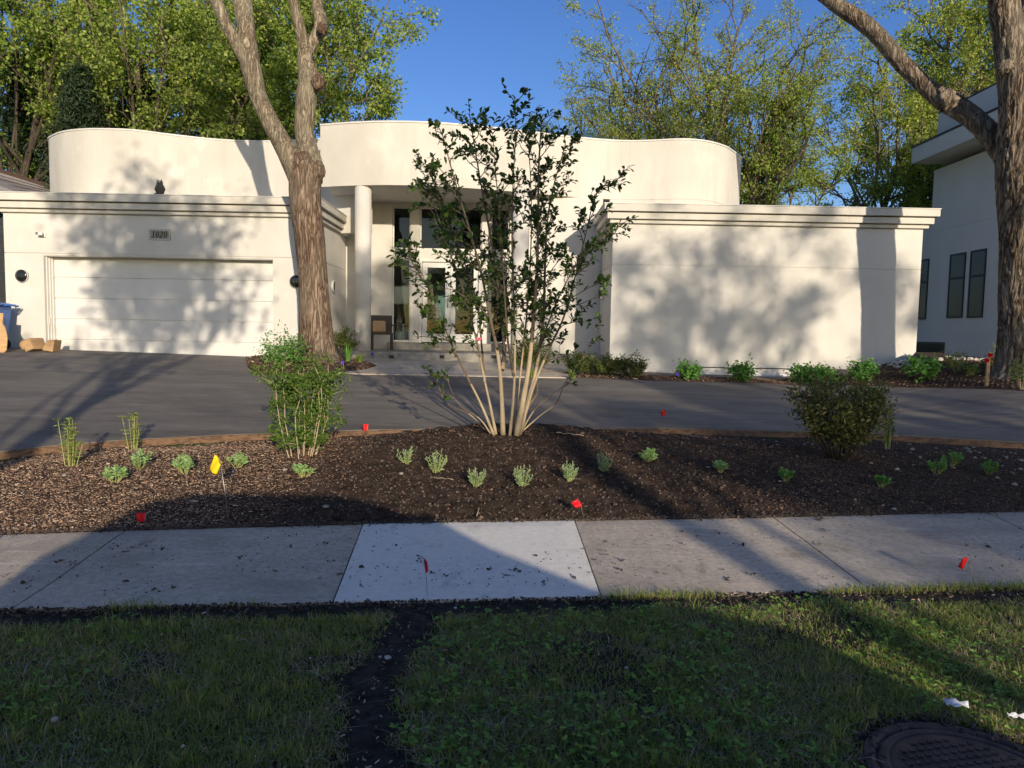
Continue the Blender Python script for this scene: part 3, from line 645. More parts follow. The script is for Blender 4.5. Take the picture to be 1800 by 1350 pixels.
# security camera
p = at(76, 413, FY); sc = MB(); sc.box(p.x + .02, p.x + .07, FY - .03, FY - .001, p.z - .05, p.z + .06); sc.obox((p.x + .01, FY - .1, p.z + .01), (.035, .015, 0), (-.03, .07, 0), (0, 0, .035))
sco = HP(sc, 'security_camera', M['white_paint'], bevel=.008); s2 = MB(); s2.obox((p.x - .02 + .0, FY - .172, p.z + .01), (.028, .012, 0), (-.002, .004, 0), (0, 0, .028)); HP(s2, 'lens', M['dark_glass'], sco)

# wing on the right
w = MB(); wy1 = 26
w.box(XW0, XW1, FY, FY + .35, .1, ZSEAM - .015); w.box(XW0, XW0 + .3, FY + .35, 17.5, .1, ZSEAM - .015); w.box(XW1 - .3, XW1, FY + .35, wy1, .1, ZSEAM - .015)
w.box(XW0, XW1, FY, FY + .35, ZSEAM - .003, zc0); w.box(XW0, XW0 + .3, FY + .35, 17.5, ZSEAM - .003, zc0); w.box(XW1 - .3, XW1, FY + .35, wy1, ZSEAM - .003, zc0)
w.box(XW0 + .015, XW1 - .015, FY + .015, FY + .25, ZSEAM - .06, ZSEAM + .05); w.box(XW0 + .015, XW0 + .2, FY + .25, 17.5, ZSEAM - .06, ZSEAM + .05)
w.box(.35, XW0 - .002, 17.5, 17.75, .2, ZSEAM - .015); w.box(.35, XW0 - .002, 17.5, 17.75, ZSEAM - .003, ZS - .002); w.box(.36, XW0 - .01, 17.515, 17.7, ZSEAM - .06, ZSEAM + .05)
w.box(.35, .6, 17.75, 18.7, .2, ZS - .002)
HP(w, 'wall', M['stucco'])
cornice(XW0, XW1, FY, 25.9)
lt = at(1061, 516, 16.9); wl = MB(); wl.obox((XW0 - .05, 16.9, lt.z), (.045, 0, 0), (0, .07, 0), (0, 0, .14)); wlo = HP(wl, 'wall_sconce', M['bright_metal'], bevel=.01)
w2 = MB(); w2.obox((XW0 - .11, 16.9, lt.z), (.012, 0, 0), (0, .05, 0), (0, 0, .11)); HP(w2, 'sconce_shade', M['dark'], wlo)
# low windows at the foot of the wing
def low_window(x0, x1):
    z1 = EYE - .70; z0 = EYE - .88
    fr = MB(); y = FY - .045
    fr.box(x0, x1, y, FY - .002, z1 - .06, z1); fr.box(x0, x1, y, FY - .002, z0, z0 + .06); fr.box(x0, x0 + .05, y, FY - .002, z0 + .06, z1 - .06); fr.box(x1 - .05, x1, y, FY - .002, z0 + .06, z1 - .06)
    o = HP(fr, 'low_window', M['white_paint'], bevel=.004); gl = MB(); gl.box(x0 + .05, x1 - .05, FY - .03, FY - .01, z0 + .06, z1 - .06); HP(gl, 'pane', M['pot'], o)
    hd = MB(); hd.box(x0 - .04, x1 + .04, FY - .07, FY - .002, z1 + .002, z1 + .02); HP(hd, 'head_flashing', M['dark'], o)
low_window(4.05, 4.62); low_window(4.75, 6.35); low_window(6.55, 7.6)

# wavy upper walls
def wavy(px_list, z0, z1, name, extra_l=(), extra_r=(), thick=.22, n=90, mt='stucco_stained', inset=0, cop=True):
    P = list(extra_l)
    for px, py in px_list:
        d = ray(px, py); k = (ZT - EYE) / d.z; P.append((d.x * k, d.y * k))
    P += list(extra_r); P = np.array(P)
    # smooth with Catmull-Rom
    Q = []
    for i in range(len(P) - 1):
        p0, p1, p2, p3 = P[max(i - 1, 0)], P[i], P[i + 1], P[min(i + 2, len(P) - 1)]
        for t in np.linspace(0, 1, 10, endpoint=False):
            Q.append(.5 * ((2 * p1) + (-p0 + p2) * t + (2 * p0 - 5 * p1 + 4 * p2 - p3) * t * t + (-p0 + 3 * p1 - 3 * p2 + p3) * t ** 3))
    Q.append(P[-1]); Q = resample(Q, n); T = np.gradient(Q, axis=0); T /= np.linalg.norm(T, axis=1)[:, None]; Nn = np.c_[-T[:, 1], T[:, 0]]
    def wall(mb, off0, off1, za, zb):
        a = Q + Nn * off0; b = Q + Nn * off1; m = len(Q)
        V = np.r_[np.c_[a, np.full(m, za)], np.c_[a, np.full(m, zb)], np.c_[b, np.full(m, za)], np.c_[b, np.full(m, zb)]]
        f = []
        for i in range(m - 1): f += [(i, i + 1, m + i + 1, m + i), (2 * m + i, 3 * m + i, 3 * m + i + 1, 2 * m + i + 1), (m + i, m + i + 1, 3 * m + i + 1, 3 * m + i), (i, 2 * m + i, 2 * m + i + 1, i + 1)]
        f += [(0, m, 3 * m, 2 * m), (m - 1, 3 * m - 1, 4 * m - 1, 2 * m - 1)]; mb.add(V, f)
    mb = MB(); wall(mb, inset, thick, z0, z1); o = HP(mb, name, M[mt])
    me = o.data; me.polygons.foreach_set('use_smooth', [False] * len(me.polygons))
    if not cop: return Q
    c = MB(); wall(c, -.02, thick + .02, z1 + .001, z1 + .035); HP(c, 'coping', M['white_paint'])
    return Q
wavy([(86, 247), (92, 240), (110, 233), (140, 229), (175, 228), (235, 230), (300, 238), (380, 246.5), (450, 249.5), (520, 248), (556, 246)], ZC - .4, ZT, 'parapet', extra_l=[(-12.1, 20.5), (-12.15, 19.4)], extra_r=[(-4.4, 17.9), (-3.6, 17.6)])
QB = wavy([(563, 221), (620, 217), (680, 215), (760, 217), (850, 224), (930, 233), (1000, 241.5), (1068, 247.5), (1110, 249), (1150, 248), (1200, 246), (1240, 249), (1268, 256), (1284, 264)], ZS, ZT, 'porch_band', extra_r=[(6.02, 19.4), (5.9, 20.6)], n=200)
wavy([(1075, 248), (1110, 249), (1150, 248), (1200, 246), (1240, 249), (1268, 256), (1284, 264)], ZC - .4, ZS - .002, 'parapet_base', extra_r=[(6.02, 19.4), (5.9, 20.6)], n=120, inset=.012, cop=False)
QB = [p for p in QB if p[0] < 2.5]
# soffit of the porch follows the band
sf = MB(); poly = [(x, y + .03) for x, y in QB[1:-1]] + [(QB[-1][0], 19.0), (QB[0][0], 19.0)]; sf.prism([tuple(p) for p in poly], ZS + .01, ZS + .12)
HP(sf, 'soffit', M['stucco'])
dl = MB()
for xx in (-2.6, -1.0, .6): dl = MB(); dl.lathe([(.07, ZS + .009), (.07, ZS + .002), (.055, ZS), (.05, ZS + .008)], (xx, 17.4, 0), 20); HP(dl, 'downlight', M['bright_metal'])

for px, pyb in ((638, 617), (914, 620)):
    Y = 16.75; p = at(px, 470, Y); c = MB(); c.lathe([(.19, .7), (.19, ZS + .005)], (p.x, Y, 0), 40); HP(c, 'column', M['stucco'])
# entry wall with openings (plane y = EY)
EY = 18.7
def ex(px, py=500): return at(px, py, EY).x
def ezz(px, py): return at(px, py, EY).z
x_l, x_r = XG1 - .02, .4
ops = {'sl': (ex(689), ex(721)), 'dr': (ex(737), ex(846)), 'sr': (ex(861), ex(894))}
zt1, zt0 = ezz(740, 364), ezz(740, 438); zd1 = ezz(740, 455); zd0 = ezz(740, 603); zs0 = ezz(700, 600)
FL = 1.0                                              # porch floor
e = MB(); y0, y1 = EY, EY + .25
cuts = [x_l, ops['sl'][0], ops['sl'][1], ops['dr'][0], ops['dr'][1], ops['sr'][0], ops['sr'][1], x_r]
for a, b in ((0, 1), (2, 3), (4, 5), (6, 7)): e.box(cuts[a], cuts[b], y0, y1, .3, ZS + .05)
for a, b, lo in ((1, 2, zs0), (3, 4, zd0), (5, 6, zs0)):
    e.box(cuts[a], cuts[b], y0, y1, .3, lo); e.box(cuts[a], cuts[b], y0, y1, zd1, zt0); e.box(cuts[a], cuts[b], y0, y1, zt1, ZS + .05)
HP(e, 'entry_wall', M['stucco'])
def window(x0, x1, z0, z1, name='window', fr=.035, yy=EY + .10, muls=()):
    f_ = MB(); f_.box(x0 + .001, x1 - .001, yy - .03, yy + .03, z0, z0 + fr); f_.box(x0 + .001, x1 - .001, yy - .03, yy + .03, z1 - fr, z1)
    for xx in (x0 + .001, x1 - fr - .001) + tuple(muls): f_.box(xx, xx + fr, yy - .03, yy + .03, z0 + fr, z1 - fr)
    o = HP(f_, name, M['white_paint'], bevel=.004); g_ = MB(); g_.box(x0 + fr, x1 - fr, yy - .006, yy + .006, z0 + fr, z1 - fr); HP(g_, 'pane', M['glass'], o); return o
for k in ('sl', 'sr'):
    window(*ops[k], zs0, zd1); window(*ops[k], zt0, zt1, 'transom_window')
window(*ops['dr'], zt0, zt1, 'transom_window')
dx0, dx1 = ops['dr']; fj = MB(); yy = EY + .08
fj.box(dx0 + .001, dx0 + .07, EY - .012, yy + .06, zd0, zd1); fj.box(dx1 - .07, dx1 - .001, EY - .012, yy + .06, zd0, zd1); fj.box(dx0 + .07, dx1 - .07, EY - .012, yy + .06, zd1 - .07, zd1)
HP(fj, 'door_frame', M['white_paint'], bevel=.005)
mid = (dx0 + dx1) / 2
for s, (a, b) in enumerate(((dx0 + .075, mid - .004), (mid + .004, dx1 - .075))):
    d_ = MB(); st = .13
    d_.box(a, a + st, yy - .022, yy + .022, zd0 + .03, zd1 - .075); d_.box(b - st, b, yy - .022, yy + .022, zd0 + .03, zd1 - .075)
    d_.box(a + st, b - st, yy - .022, yy + .022, zd0 + .03, zd0 + .25); d_.box(a + st, b - st, yy - .022, yy + .022, zd1 - .075 - .14, zd1 - .075)
    o = HP(d_, 'front_door', M['door_white'], bevel=.005); g_ = MB(); g_.box(a + st, b - st, yy - .006, yy + .006, zd0 + .25, zd1 - .215); HP(g_, 'pane', M['glass'], o)
    hx = (b - .05) if s == 0 else (a + .05); hm = MB(); hm.tube([(hx, yy - .03, zd0 + .95), (hx, yy - .08, zd0 + .97), (hx, yy - .08, zd0 + 1.18), (hx, yy - .03, zd0 + 1.2)], .012, 10); HP(hm, 'handle', M['bright_metal'], o)
# room behind the glass
rm = MB(); rm.box(x_l - .3, x_l - .2, EY + .26, 24, .9, ZT - .7); rm.box(x_r + .2, x_r + .3, EY + .26, 24, .9, ZT - .7); rm.box(x_l - .2, x_r + .2, 23.9, 24, .9, ZT - .7)
rm.box(x_l - .3, x_r + .3, EY + .26, 24, ZT - .72, ZT - .61); HP(rm, 'hall', M['room'])
fl = MB(); fl.box(x_l - .2, x_r + .2, EY + .26, 23.9, 1.0, zd0 - .01); HP(fl, 'hall_floor', M['roomfloor'])
# porch platform and door step
pf = MB(); pf.box(-4.36, 2.17, 16.35, 17.49, .3, FL); pf.box(-4.36, .34, 17.49, EY - .002, .3, FL); HP(pf, 'porch_floor', M['porch'], bevel=.02)
st = MB(); st.box(ex(686), ex(900), EY - .42, EY - .003, FL + .001, zs0 - .02); HP(st, 'door_step', M['porch'], bevel=.012)
for px in (688, 777, 868): p = at(px, 627, 16.34); rl = MB(); rl.box(p.x - .055, p.x + .055, 16.325, 16.349, p.z - .035, p.z + .035); HP(rl, 'step_light', M['dark'], bevel=.004)

# things in the hall, each its own
def solid(mb, name, mt, label, cat, bevel=0, group=None):
    o = mb.build(name, mt, bevel=bevel); n = len(o.data.vertices); a = np.empty(n * 3); o.data.vertices.foreach_get('co', a); a = a.reshape(-1, 3)
    rebase(o, ((a[:, 0].min() + a[:, 0].max()) / 2, (a[:, 1].min() + a[:, 1].max()) / 2, a[:, 2].min())); return tag(o, label, cat, group)
fz = zd0 - .009
pr = MB(); p0 = at(745, 500, 20.6); pr.box(p0.x - .1, p0.x + .16, 20.6, 20.68, fz, fz + 1.75); solid(pr, 'orange_screen', M['orange'], 'tall orange wooden panel seen through the left glass door', 'panel')
pr = MB(); pr.box(p0.x + .2, p0.x + 1.0, 21.2, 21.3, fz, fz + 1.75); solid(pr, 'teal_screen', M['teal'], 'pale teal panel behind the glass front doors', 'panel')
sb = empty('sofa', (-1.9, 20.4, fz), 'dark red sofa low behind the glass front doors', 'sofa')
q = MB(); q.box(-.6, .6, -.3, .3, .1, .38); q.build('seat', M['rust'], sb, bevel=.05); q = MB(); q.box(-.6, .6, .301, .42, .1, .62); q.build('backrest', M['rust'], sb, bevel=.05)
q = MB()
for a in (-.5, .5):
    for b in (-.22, .32): q2 = MB(); q2.box(a - .03, a + .03, b - .03, b + .03, 0, .099); q2.build('leg', M['dark'], sb)
# ------------------------------------------------------------------ neighbours
nb = empty('neighbour_house', (19, 24, .9), 'tall light grey modern house beyond the right tree, slim dark windows', 'house')
NX = 15.0
def NP(mb, name, mt, parent=nb, bevel=0): return W_(mb.build(name, mt, parent, bevel=bevel))
def nat(px, py):
    """point on the neighbour's side wall x = NX"""
    d = ray(px, py); k = NX / d.x; return Vector((NX, d.y * k, EYE + d.z * k))
zE = nat(1700, 0).z
c0 = nat(1644, 270); e0 = EYE + 6.05
s1 = nat(1640, 408).z; s2 = nat(1640, 587).z; yb_ = c0.y
wn = MB()
zs = [.3, s2 - .006, s2 + .006, s1 - .006, s1 + .006, e0]
for i in (0, 2, 4): wn.box(NX, 24, 15.5, yb_, zs[i], zs[i + 1])
wn.box(NX + .02, 23.9, 15.6, yb_ - .02, .4, e0 - .1)
lowz = nat(1622, 398).z
wn.box(NX + .05, 23.8, yb_, 31.5, .3, lowz); NP(wn, 'wall', M['neighbour'])
ev = MB(); zf0, zf1 = EYE + 6.32 - .03, EYE + 6.32 + .52; ev.box(NX - .78, 25, 14.7, yb_ + .1, zf0, zf1); NP(ev, 'eave', M['neighbour'], bevel=.01)
bl = MB(); bl.box(NX - .80, 25.02, 14.68, yb_ + .12, zf1 + .001, zf1 + .07); bl.box(NX + .03, 24, 15.4, yb_ + .02, EYE + 8.02, EYE + 8.1); bl.box(NX - .012, 24, 15.5, yb_ + .02, EYE + 7.22, EYE + 7.27)
bl.box(NX, 24.5, yb_ + .13, 31.7, lowz + .001, lowz + .14); NP(bl, 'roof_edge', M['black'])
up = MB(); up.box(NX + .0, 23.9, 15.5, yb_ - .05, zf1 + .07, EYE + 8.02); up.box(NX - .02, NX - .001, 15.5, yb_ - .05, zf1 + .08, EYE + 7.21)
NP(up, 'upper_storey', M['neighbour']); 
def nwin(px0, px1, pyt, pyb, bar=True):
    pm_ = (pyt + pyb) / 2; a, b = nat(px0, pm_), nat(px1, pm_); y0_, y1_ = sorted((a.y, b.y)); z1_, z0_ = nat((px0 + px1) / 2, pyt).z, nat((px0 + px1) / 2, pyb).z
    f_ = MB(); t = .06
    f_.box(NX - .03, NX - .002, y0_, y1_, z0_, z0_ + t); f_.box(NX - .03, NX - .002, y0_, y1_, z1_ - t, z1_)
    f_.box(NX - .03, NX - .002, y0_, y0_ + t, z0_ + t, z1_ - t); f_.box(NX - .03, NX - .002, y1_ - t, y1_, z0_ + t, z1_ - t)
    if bar: f_.box(NX - .03, NX - .002, y0_ + t, y1_ - t, z1_ - (z1_ - z0_) * .40, z1_ - (z1_ - z0_) * .365)
    o = NP(f_, 'window', M['black']); g_ = MB(); g_.box(NX - .018, NX - .004, y0_ + t, y1_ - t, z0_ + t, z1_ - t); NP(g_, 'pane', M['dark_glass2'] if 'dark_glass2' in M else M['dark_glass'], o)
M['dark_glass2'] = mat('reflecting_glass', (.03, .034, .036), .12, 0, .12)
nwin(1668, 1695.5, 446, 559); nwin(1704, 1731.5, 439.5, 558.5); nwin(1617, 1631, 456, 561); nwin(1611, 1660, 601, 632, False)
# left neighbour: shingled roof and shake wall
lb = empty('shingled_house', (-17, 20, .8), 'shingle roofed house corner left of the garage, grey shake wall', 'house')
w_ = MB(); w_.box(-22, -13.75, 18.2, 30, .3, 4.3); W_(w_.build('wall', M['grey_shake'], lb))
cr_ = MB()
for i in range(14): cr_.box(-22, -13.735, 18.17, 18.195, .5 + i * .27, .5 + i * .27 + .012)
W_(cr_.build('shake_course', M['black'], lb))
p0, p1, p2, p3 = at(-260, 222, 24), at(88, 331, 24), at(88, 352, 19.5), at(-260, 330, 19.5)
r_ = MB(); r_.add([p0, p1, p2, p3, p0 - Vector((0, 0, .12)), p1 - Vector((0, 0, .12)), p2 - Vector((0, 0, .12)), p3 - Vector((0, 0, .12))], [(0, 1, 2, 3)[::-1], (4, 5, 6, 7), (0, 4, 5, 1), (1, 5, 6, 2), (2, 6, 7, 3), (3, 7, 4, 0)]); W_(r_.build('roof', M['shingle'], lb))
cc = MB(); 
for k in range(1, 6):
    t = k / 6; a = p0.lerp(p3, t) + Vector((0, 0, .012)); b = p1.lerp(p2, t) + Vector((0, 0, .012)); cc.tube([a, b], .012, 5)
W_(cc.build('shingle_course', M['brown_trim'], lb))
rr_ = MB(); d_ = Vector((0, 0, .13)); rr_.add([p0 + d_, p1 + d_, p1 - d_ * 1.4, p0 - d_ * 1.4, p0 + d_ + Vector((0, .2, 0)), p1 + d_ + Vector((0, .2, 0)), p1 - d_ * 1.4 + Vector((0, .2, 0)), p0 - d_ * 1.4 + Vector((0, .2, 0))],
    [(0, 1, 2, 3)[::-1], (4, 5, 6, 7), (0, 4, 5, 1), (1, 5, 6, 2), (2, 6, 7, 3), (3, 7, 4, 0)]); W_(rr_.build('ridge_board', M['brown_trim'], lb))
vv = MB(); vv.box(-13.9, -13.6, 18.1, 18.165, EYE + 1.7, EYE + 2.9); 

# ------------------------------------------------------------------ bin, boards, firewood by the garage
bn = empty('wheeled_bin', (-10.95, 14.95, float(h(-10.95, 14.95)) + .05), 'blue plastic wheeled bin at the left corner of the garage', 'bin', rz=R(8))
def frustum(mb, x0, x1, y0, y1, z0, X0, X1, Y0, Y1, z1):
    return mb.add([(x0, y0, z0), (x1, y0, z0), (x1, y1, z0), (x0, y1, z0), (X0, Y0, z1), (X1, Y0, z1), (X1, Y1, z1), (X0, Y1, z1)], [(3, 2, 1, 0), (4, 5, 6, 7), (0, 1, 5, 4), (1, 2, 6, 5), (2, 3, 7, 6), (3, 0, 4, 7)])
q = MB(); frustum(q, -.22, .19, -.24, .22, .03, -.29, .27, -.33, .3, .93); q.build('bin_body', M['blue_plastic'], bn, bevel=.03)
q = MB(); q.box(-.32, .33, -.37, .34, .931, .965); frustum(q, -.30, .30, -.34, .3, .965, -.2, .2, -.22, .2, .995)
for k in range(6): q.box(-.31 + k * .11, -.31 + k * .11 + .05, -.385, -.371, .90, .955)
q.build('bin_lid', M['blue_plastic'], bn, bevel=.01)
q = MB(); q.tube([(.31, .33, .9), (.36, .36, .93), (.36, -.1, .94), (.3, -.1, .92)], .017, 8); q.build('bin_handle', M['blue_plastic'], bn)
for s in (-1, 1): q = MB(); q.lathe([(.03, -.025), (.12, -.03), (.125, 0), (.12, .03), (.03, .025)], (.12, s * .24, .12), 20, axis='y'); q.build('wheel', M['tyre'], bn)
q = MB(); bz = float(h(-10.6, 14.3)) + .05
V = [(-.22, 0), (.0, 0), (.06, .06), (.07, .32), (.02, .52), (-.04, .62), (-.03, .82), (-.22, .84)]
q.add([(x, -.01, z) for x, z in V] + [(x, .01, z) for x, z in V], [tuple(range(8)), tuple(range(15, 7, -1))] + [(i, 8 + i, 8 + (i + 1) % 8, (i + 1) % 8) for i in range(8)])
o = q.build('plywood_board', M['wood']); o.location = (-10.42, 14.55, bz - .01); o.rotation_euler = (R(-7), 0, R(5)); tag(o, 'curved tan plywood offcut leaning in front of the blue bin', 'board')
lgs = [((-10.28, 15.1, .16), .12, .36, 20, 0, 'thick round end log of the firewood nearest the blue bin', 'logr'), ((-10.08, 15.05, .19), .11, .34, -14, 1, 'split firewood log in the middle of the three by the bin', ''), ((-9.8, 15.1, .15), .105, .36, 10, 2, 'split firewood log nearest the garage door frame', '')]
for c, r, L, a, k, lab, kind in lgs:
    z = float(h(c[0], c[1])) + .05; e_ = empty('firewood_log', (c[0], c[1], z), lab, 'log', 'firewood beside the garage', R(a)); e_.rotation_euler = (0, R([0, -14, 16][k]), R(a))
    q = MB()
    if kind: q.lathe([(r * .98, -L / 2), (r, 0), (r * .97, L / 2)], (0, 0, r), 20, axis='y'); q.build('bark', M['log_bark'], e_); q2 = MB(); q2.lathe([(r * .9, -L / 2 - .004), (r * .88, -L / 2 + .01)], (0, 0, r), 20, axis='y'); q2.build('cut_end', M['wood'], e_)
    else:
        q.add([(-r, -L / 2, 0), (r, -L / 2, .02), (r * .7, -L / 2, .27), (-r * .5, -L / 2, .24), (-r, L / 2, 0), (r, L / 2, .02), (r * .7, L / 2, .27), (-r * .5, L / 2, .24)], [(0, 1, 2, 3), (7, 6, 5, 4), (0, 4, 5, 1), (1, 5, 6, 2), (2, 6, 7, 3), (3, 7, 4, 0)]); q.build('split_wood', M['wood'], e_, bevel=.012)

# ------------------------------------------------------------------ owl decoy
op = at(281, 341, FY - .15); oz = ZC + .02
ow = empty('owl_decoy', (op.x, FY - .15, oz), 'dark plastic horned owl on the garage cornice above the number plaque', 'owl')
q = MB(); q.lathe([(.055, .0), (.075, .02), (.085, .09), (.083, .16), (.068, .21), (.062, .235), (.066, .262), (.055, .285), (.02, .3)], (0, 0, 0), 24); q.build('owl_body', M['owl'], ow)
for s in (-1, 1):
    q = MB(); q.tube([(s * .042, -.01, .272), (s * .05, -.012, .3), (s * .048, -.01, .33)], [.016, .011, .002], 8); q.build('ear_tuft', M['owl'], ow)
    q = MB(); q.lathe([(.014, 0), (.013, -.006), (.004, -.008)], (s * .026, -.056, .262), 14, axis='y'); q.build('eye', M['yellow_eye'] if 'yellow_eye' in M else M['bright_metal'], ow)
    q = MB(); q.tube([(s * .075, .0, .19), (s * .088, .005, .12), (s * .07, .02, .03)], [.012, .03, .008], 10); q.build('wing', M['owl'], ow)
q = MB(); q.tube([(0, -.06, .25), (0, -.075, .238)], [.009, .002], 8); q.build('beak', M['black'], ow)
q = MB(); q.tube([(-.09, -.05, .012), (.05, -.05, .012)], .014, 8); q.build('foot_perch', M['owl'], ow)

# ------------------------------------------------------------------ porch chair and cushion, potted plants
ch = empty('porch_chair', (0, 0, 0), 'dark wicker armchair on the porch beside the left column', 'chair')
cp = at(670, 610, 17.6); ch.location = (cp.x + .02, 17.6, FL + .001); ch.rotation_euler = (0, 0, R(14))
def cb(name, *b, bv=.008): q = MB(); q.box(*b); return q.build(name, M['wicker'], ch, bevel=bv)
cb('seat', -.25, .25, -.25, .25, .38, .43); cb('backrest', -.26, .26, .22, .26, .431, .86)
for a in (-1, 1):
    for b in (-1, 1): cb('leg', a * .235 - .02, a * .235 + .02, b * .235 - .02, b * .235 + .02, 0, .379)
    cb('armrest', a * .27 - .025, a * .27 + .025, -.27, .215, .60, .635); cb('arm_post', a * .27 - .015, a * .27 + .015, -.26, -.22, .38, .599)
q = MB(); q.box(-.20, .12, -.06, .06, 0, .29); cu = q.build('cushion', M['tan_fabric'], bevel=.04); cu.location = ch.location + Vector((-.05, .12, .435)); cu.rotation_euler = (R(-8), 0, R(14)); tag(cu, 'tan cushion propped on the dark wicker porch chair', 'cushion')

# grass-like pot plant
def spiky(name, pos, label, hgt, n, spread, mt, pot=None, width=.012, group=None, cat='plant', seed=1):
    r = np.random.default_rng(seed); e_ = empty(name, pos, label, cat, group); z0 = 0
    if pot: q = MB(); q.lathe([(pot[0] * .75, 0), (pot[0], pot[1]), (pot[0] * .9, pot[1]), (pot[0] * .85, pot[1] - .04)], (0, 0, 0), 24); q.build('pot', M['pot'], e_); z0 = pot[1] - .05
    V = []; F = []
    for i in range(n):
        a = r.uniform(0, 6.28); l = hgt * r.uniform(.6, 1); s = spread * r.uniform(.2, 1); T = np.linspace(0, 1, 6); b = len(V) * 1
        d = np.array([math.cos(a), math.sin(a), 0]); w_ = np.array([-d[1], d[0], 0]) * width * r.uniform(.6, 1.2); o_ = d * r.uniform(0, .05)
        for t in T:
            c = o_ + d * s * t ** 1.8 + np.array([0, 0, z0 + l * (t - .25 * t ** 3 * s / max(spread, .01))]); k = (1 - t ** 2) + .05; V += [c - w_ * k, c + w_ * k]
        F += [(b + 2 * k, b + 2 * k + 1, b + 2 * k + 3, b + 2 * k + 2) for k in range(5)]
    np_mesh('leaves', V, F, mt, e_); return e_
hz_ = zd0
spiky('potted_grass', (ex(712), EY + .6, hz_), 'tall grassy pot plant behind the left sidelight glass', 1.25, 60, .45, M['leaf_mid'], (.16, .34), .014, seed=3)
spiky('potted_reed', (ex(698), EY + .5, hz_), 'pale bare reeds in a white pot behind the left sidelight', 1.3, 14, .35, M['stem_tan'], (.17, .30), .006, seed=4)
q = MB(); q.lathe([(.05, 0), (.055, .05), (.05, .5), (.04, .5)], (0, 0, 0), 20); o = q.build('floor_vase', M['pot']); o.location = (ex(706), EY + .38, hz_); tag(o, 'slim white vase on the floor inside the left sidelight', 'vase')

# ------------------------------------------------------------------ shrub and perennial builders
def shrub(name, pos, label, cat, hgt, wid, nst, nlv, leaf, lm, sm, seed, group=None, dome=.6, bare=.15, leafw=.5, lean=1.0, depth=None, sr=.006, flat=0.0, clus=5, box=False, upl=.6):
    r = np.random.default_rng(seed); e_ = empty(name, pos, label, cat, group); q = MB(); tips = []; dp = depth or wid
    for i in range(nst):
        a = r.uniform(0, 6.28); rad = math.sqrt(r.uniform(0, 1)); ex_, ey_ = math.cos(a) * rad * wid / 2 * lean, math.sin(a) * rad * dp / 2 * lean
        zt = hgt * ((1 - dome * rad ** 2) * r.uniform(.60, 1.0) if not box else r.uniform(.7, 1.0))
        b = np.array([ex_ * (.55 if box else .18), ey_ * (.55 if box else .18), 0]); t_ = np.array([ex_, ey_, zt]); T = np.linspace(0, 1, 6)[:, None]
        bow = np.array([ex_, ey_, 0]) * .35
        pts = b + (t_ - b) * T + bow * np.sin(T * np.pi) * (.6 if box else .25) + r.normal(0, (.028 if box else .012) * hgt, (6, 3)) * T
        q.tube(pts, np.linspace(sr, sr * .35, 6), 5, cap=False)
        for k in range(1 if box else 2, 6): tips.append((pts[k], t_ - b))
        for j in range(3):
            k = r.integers(1 if box else 2, 5); d = r.normal(0, 1, 3); d[2] = abs(d[2]) * .7; d /= np.linalg.norm(d); l = hgt * r.uniform(.12, .28)
            p2 = np.array([pts[k], pts[k] + d * l * .5 + [0, 0, .01], pts[k] + d * l]); q.tube(p2, [sr * .5, sr * .4, sr * .25], 4, cap=False)
            tips.append((p2[2], d)); tips.append((p2[1], d))
    q.build('stems', sm, e_)
    tp = np.array([t[0] for t in tips]); td = np.array([t[1] for t in tips]); k = tp[:, 2] > bare * hgt; tp, td = tp[k], td[k]
    ii = r.integers(0, len(tp), nlv // clus); P = np.repeat(tp[ii], clus, 0); n = len(P)
    P = P + r.normal(0, leaf * .75, (n, 3)); P[:, 2] = np.maximum(P[:, 2], .01)
    D = r.normal(0, 1, (n, 3)); D[:, 2] = D[:, 2] * .6 + upl; Nn = r.normal(0, .6, (n, 3)); Nn[:, 2] += 1; Nn[:, 1] -= .5
    V, F = leafquads(P, D, Nn, leaf * r.uniform(.6, 1.2, n), leaf * leafw * r.uniform(.7, 1.2, n), .18)
    np_mesh('leaves', V, F, lm, e_); return e_
def bedp(px, py, off=0.0):
    """point on the planting bed seen at that pixel"""
    p = G(px, py, .03)
    for _ in range(3):
        k = np.argmin(np.hypot(bA[:, 0] * .5 + bB[:, 0] * .5 - p.x, 0)); v = np.clip((p.y - bA[k, 1]) / (bB[k, 1] - bA[k, 1]), 0, 1)
        z = float(bedz(np.float64(p.x), np.float64(p.y), v)); p = G(px, py, z - float(h(p.x, p.y)))
    return (p.x, p.y, z - .008)
def mpp(p): return p[1] / F_PX      # metres per photo pixel at a point
# clipped privet, left of centre
p = bedp(530, 800); s = mpp(p)
pv = shrub('privet_shrub', p, 'leggy clipped green privet with bare pale stems, in front of the left tree', 'shrub', 178 * s, 92 * s, 18, 8600, .042, M['leaf_privet'], M['stem_tan'], 31, dome=.12, bare=.04, leafw=.5, box=True, sr=.007, depth=.75)
p = bedp(1475, 806); s = mpp(p)
shrub('olive_shrub', p, 'dense bushy olive green shrub at the right of the bed', 'shrub', 152 * s, 160 * s, 46, 5600, .058, M['leaf_olive'], M['stem_dark'], 32, dome=.12, bare=.03, leafw=.42, sr=.006, depth=1.0)
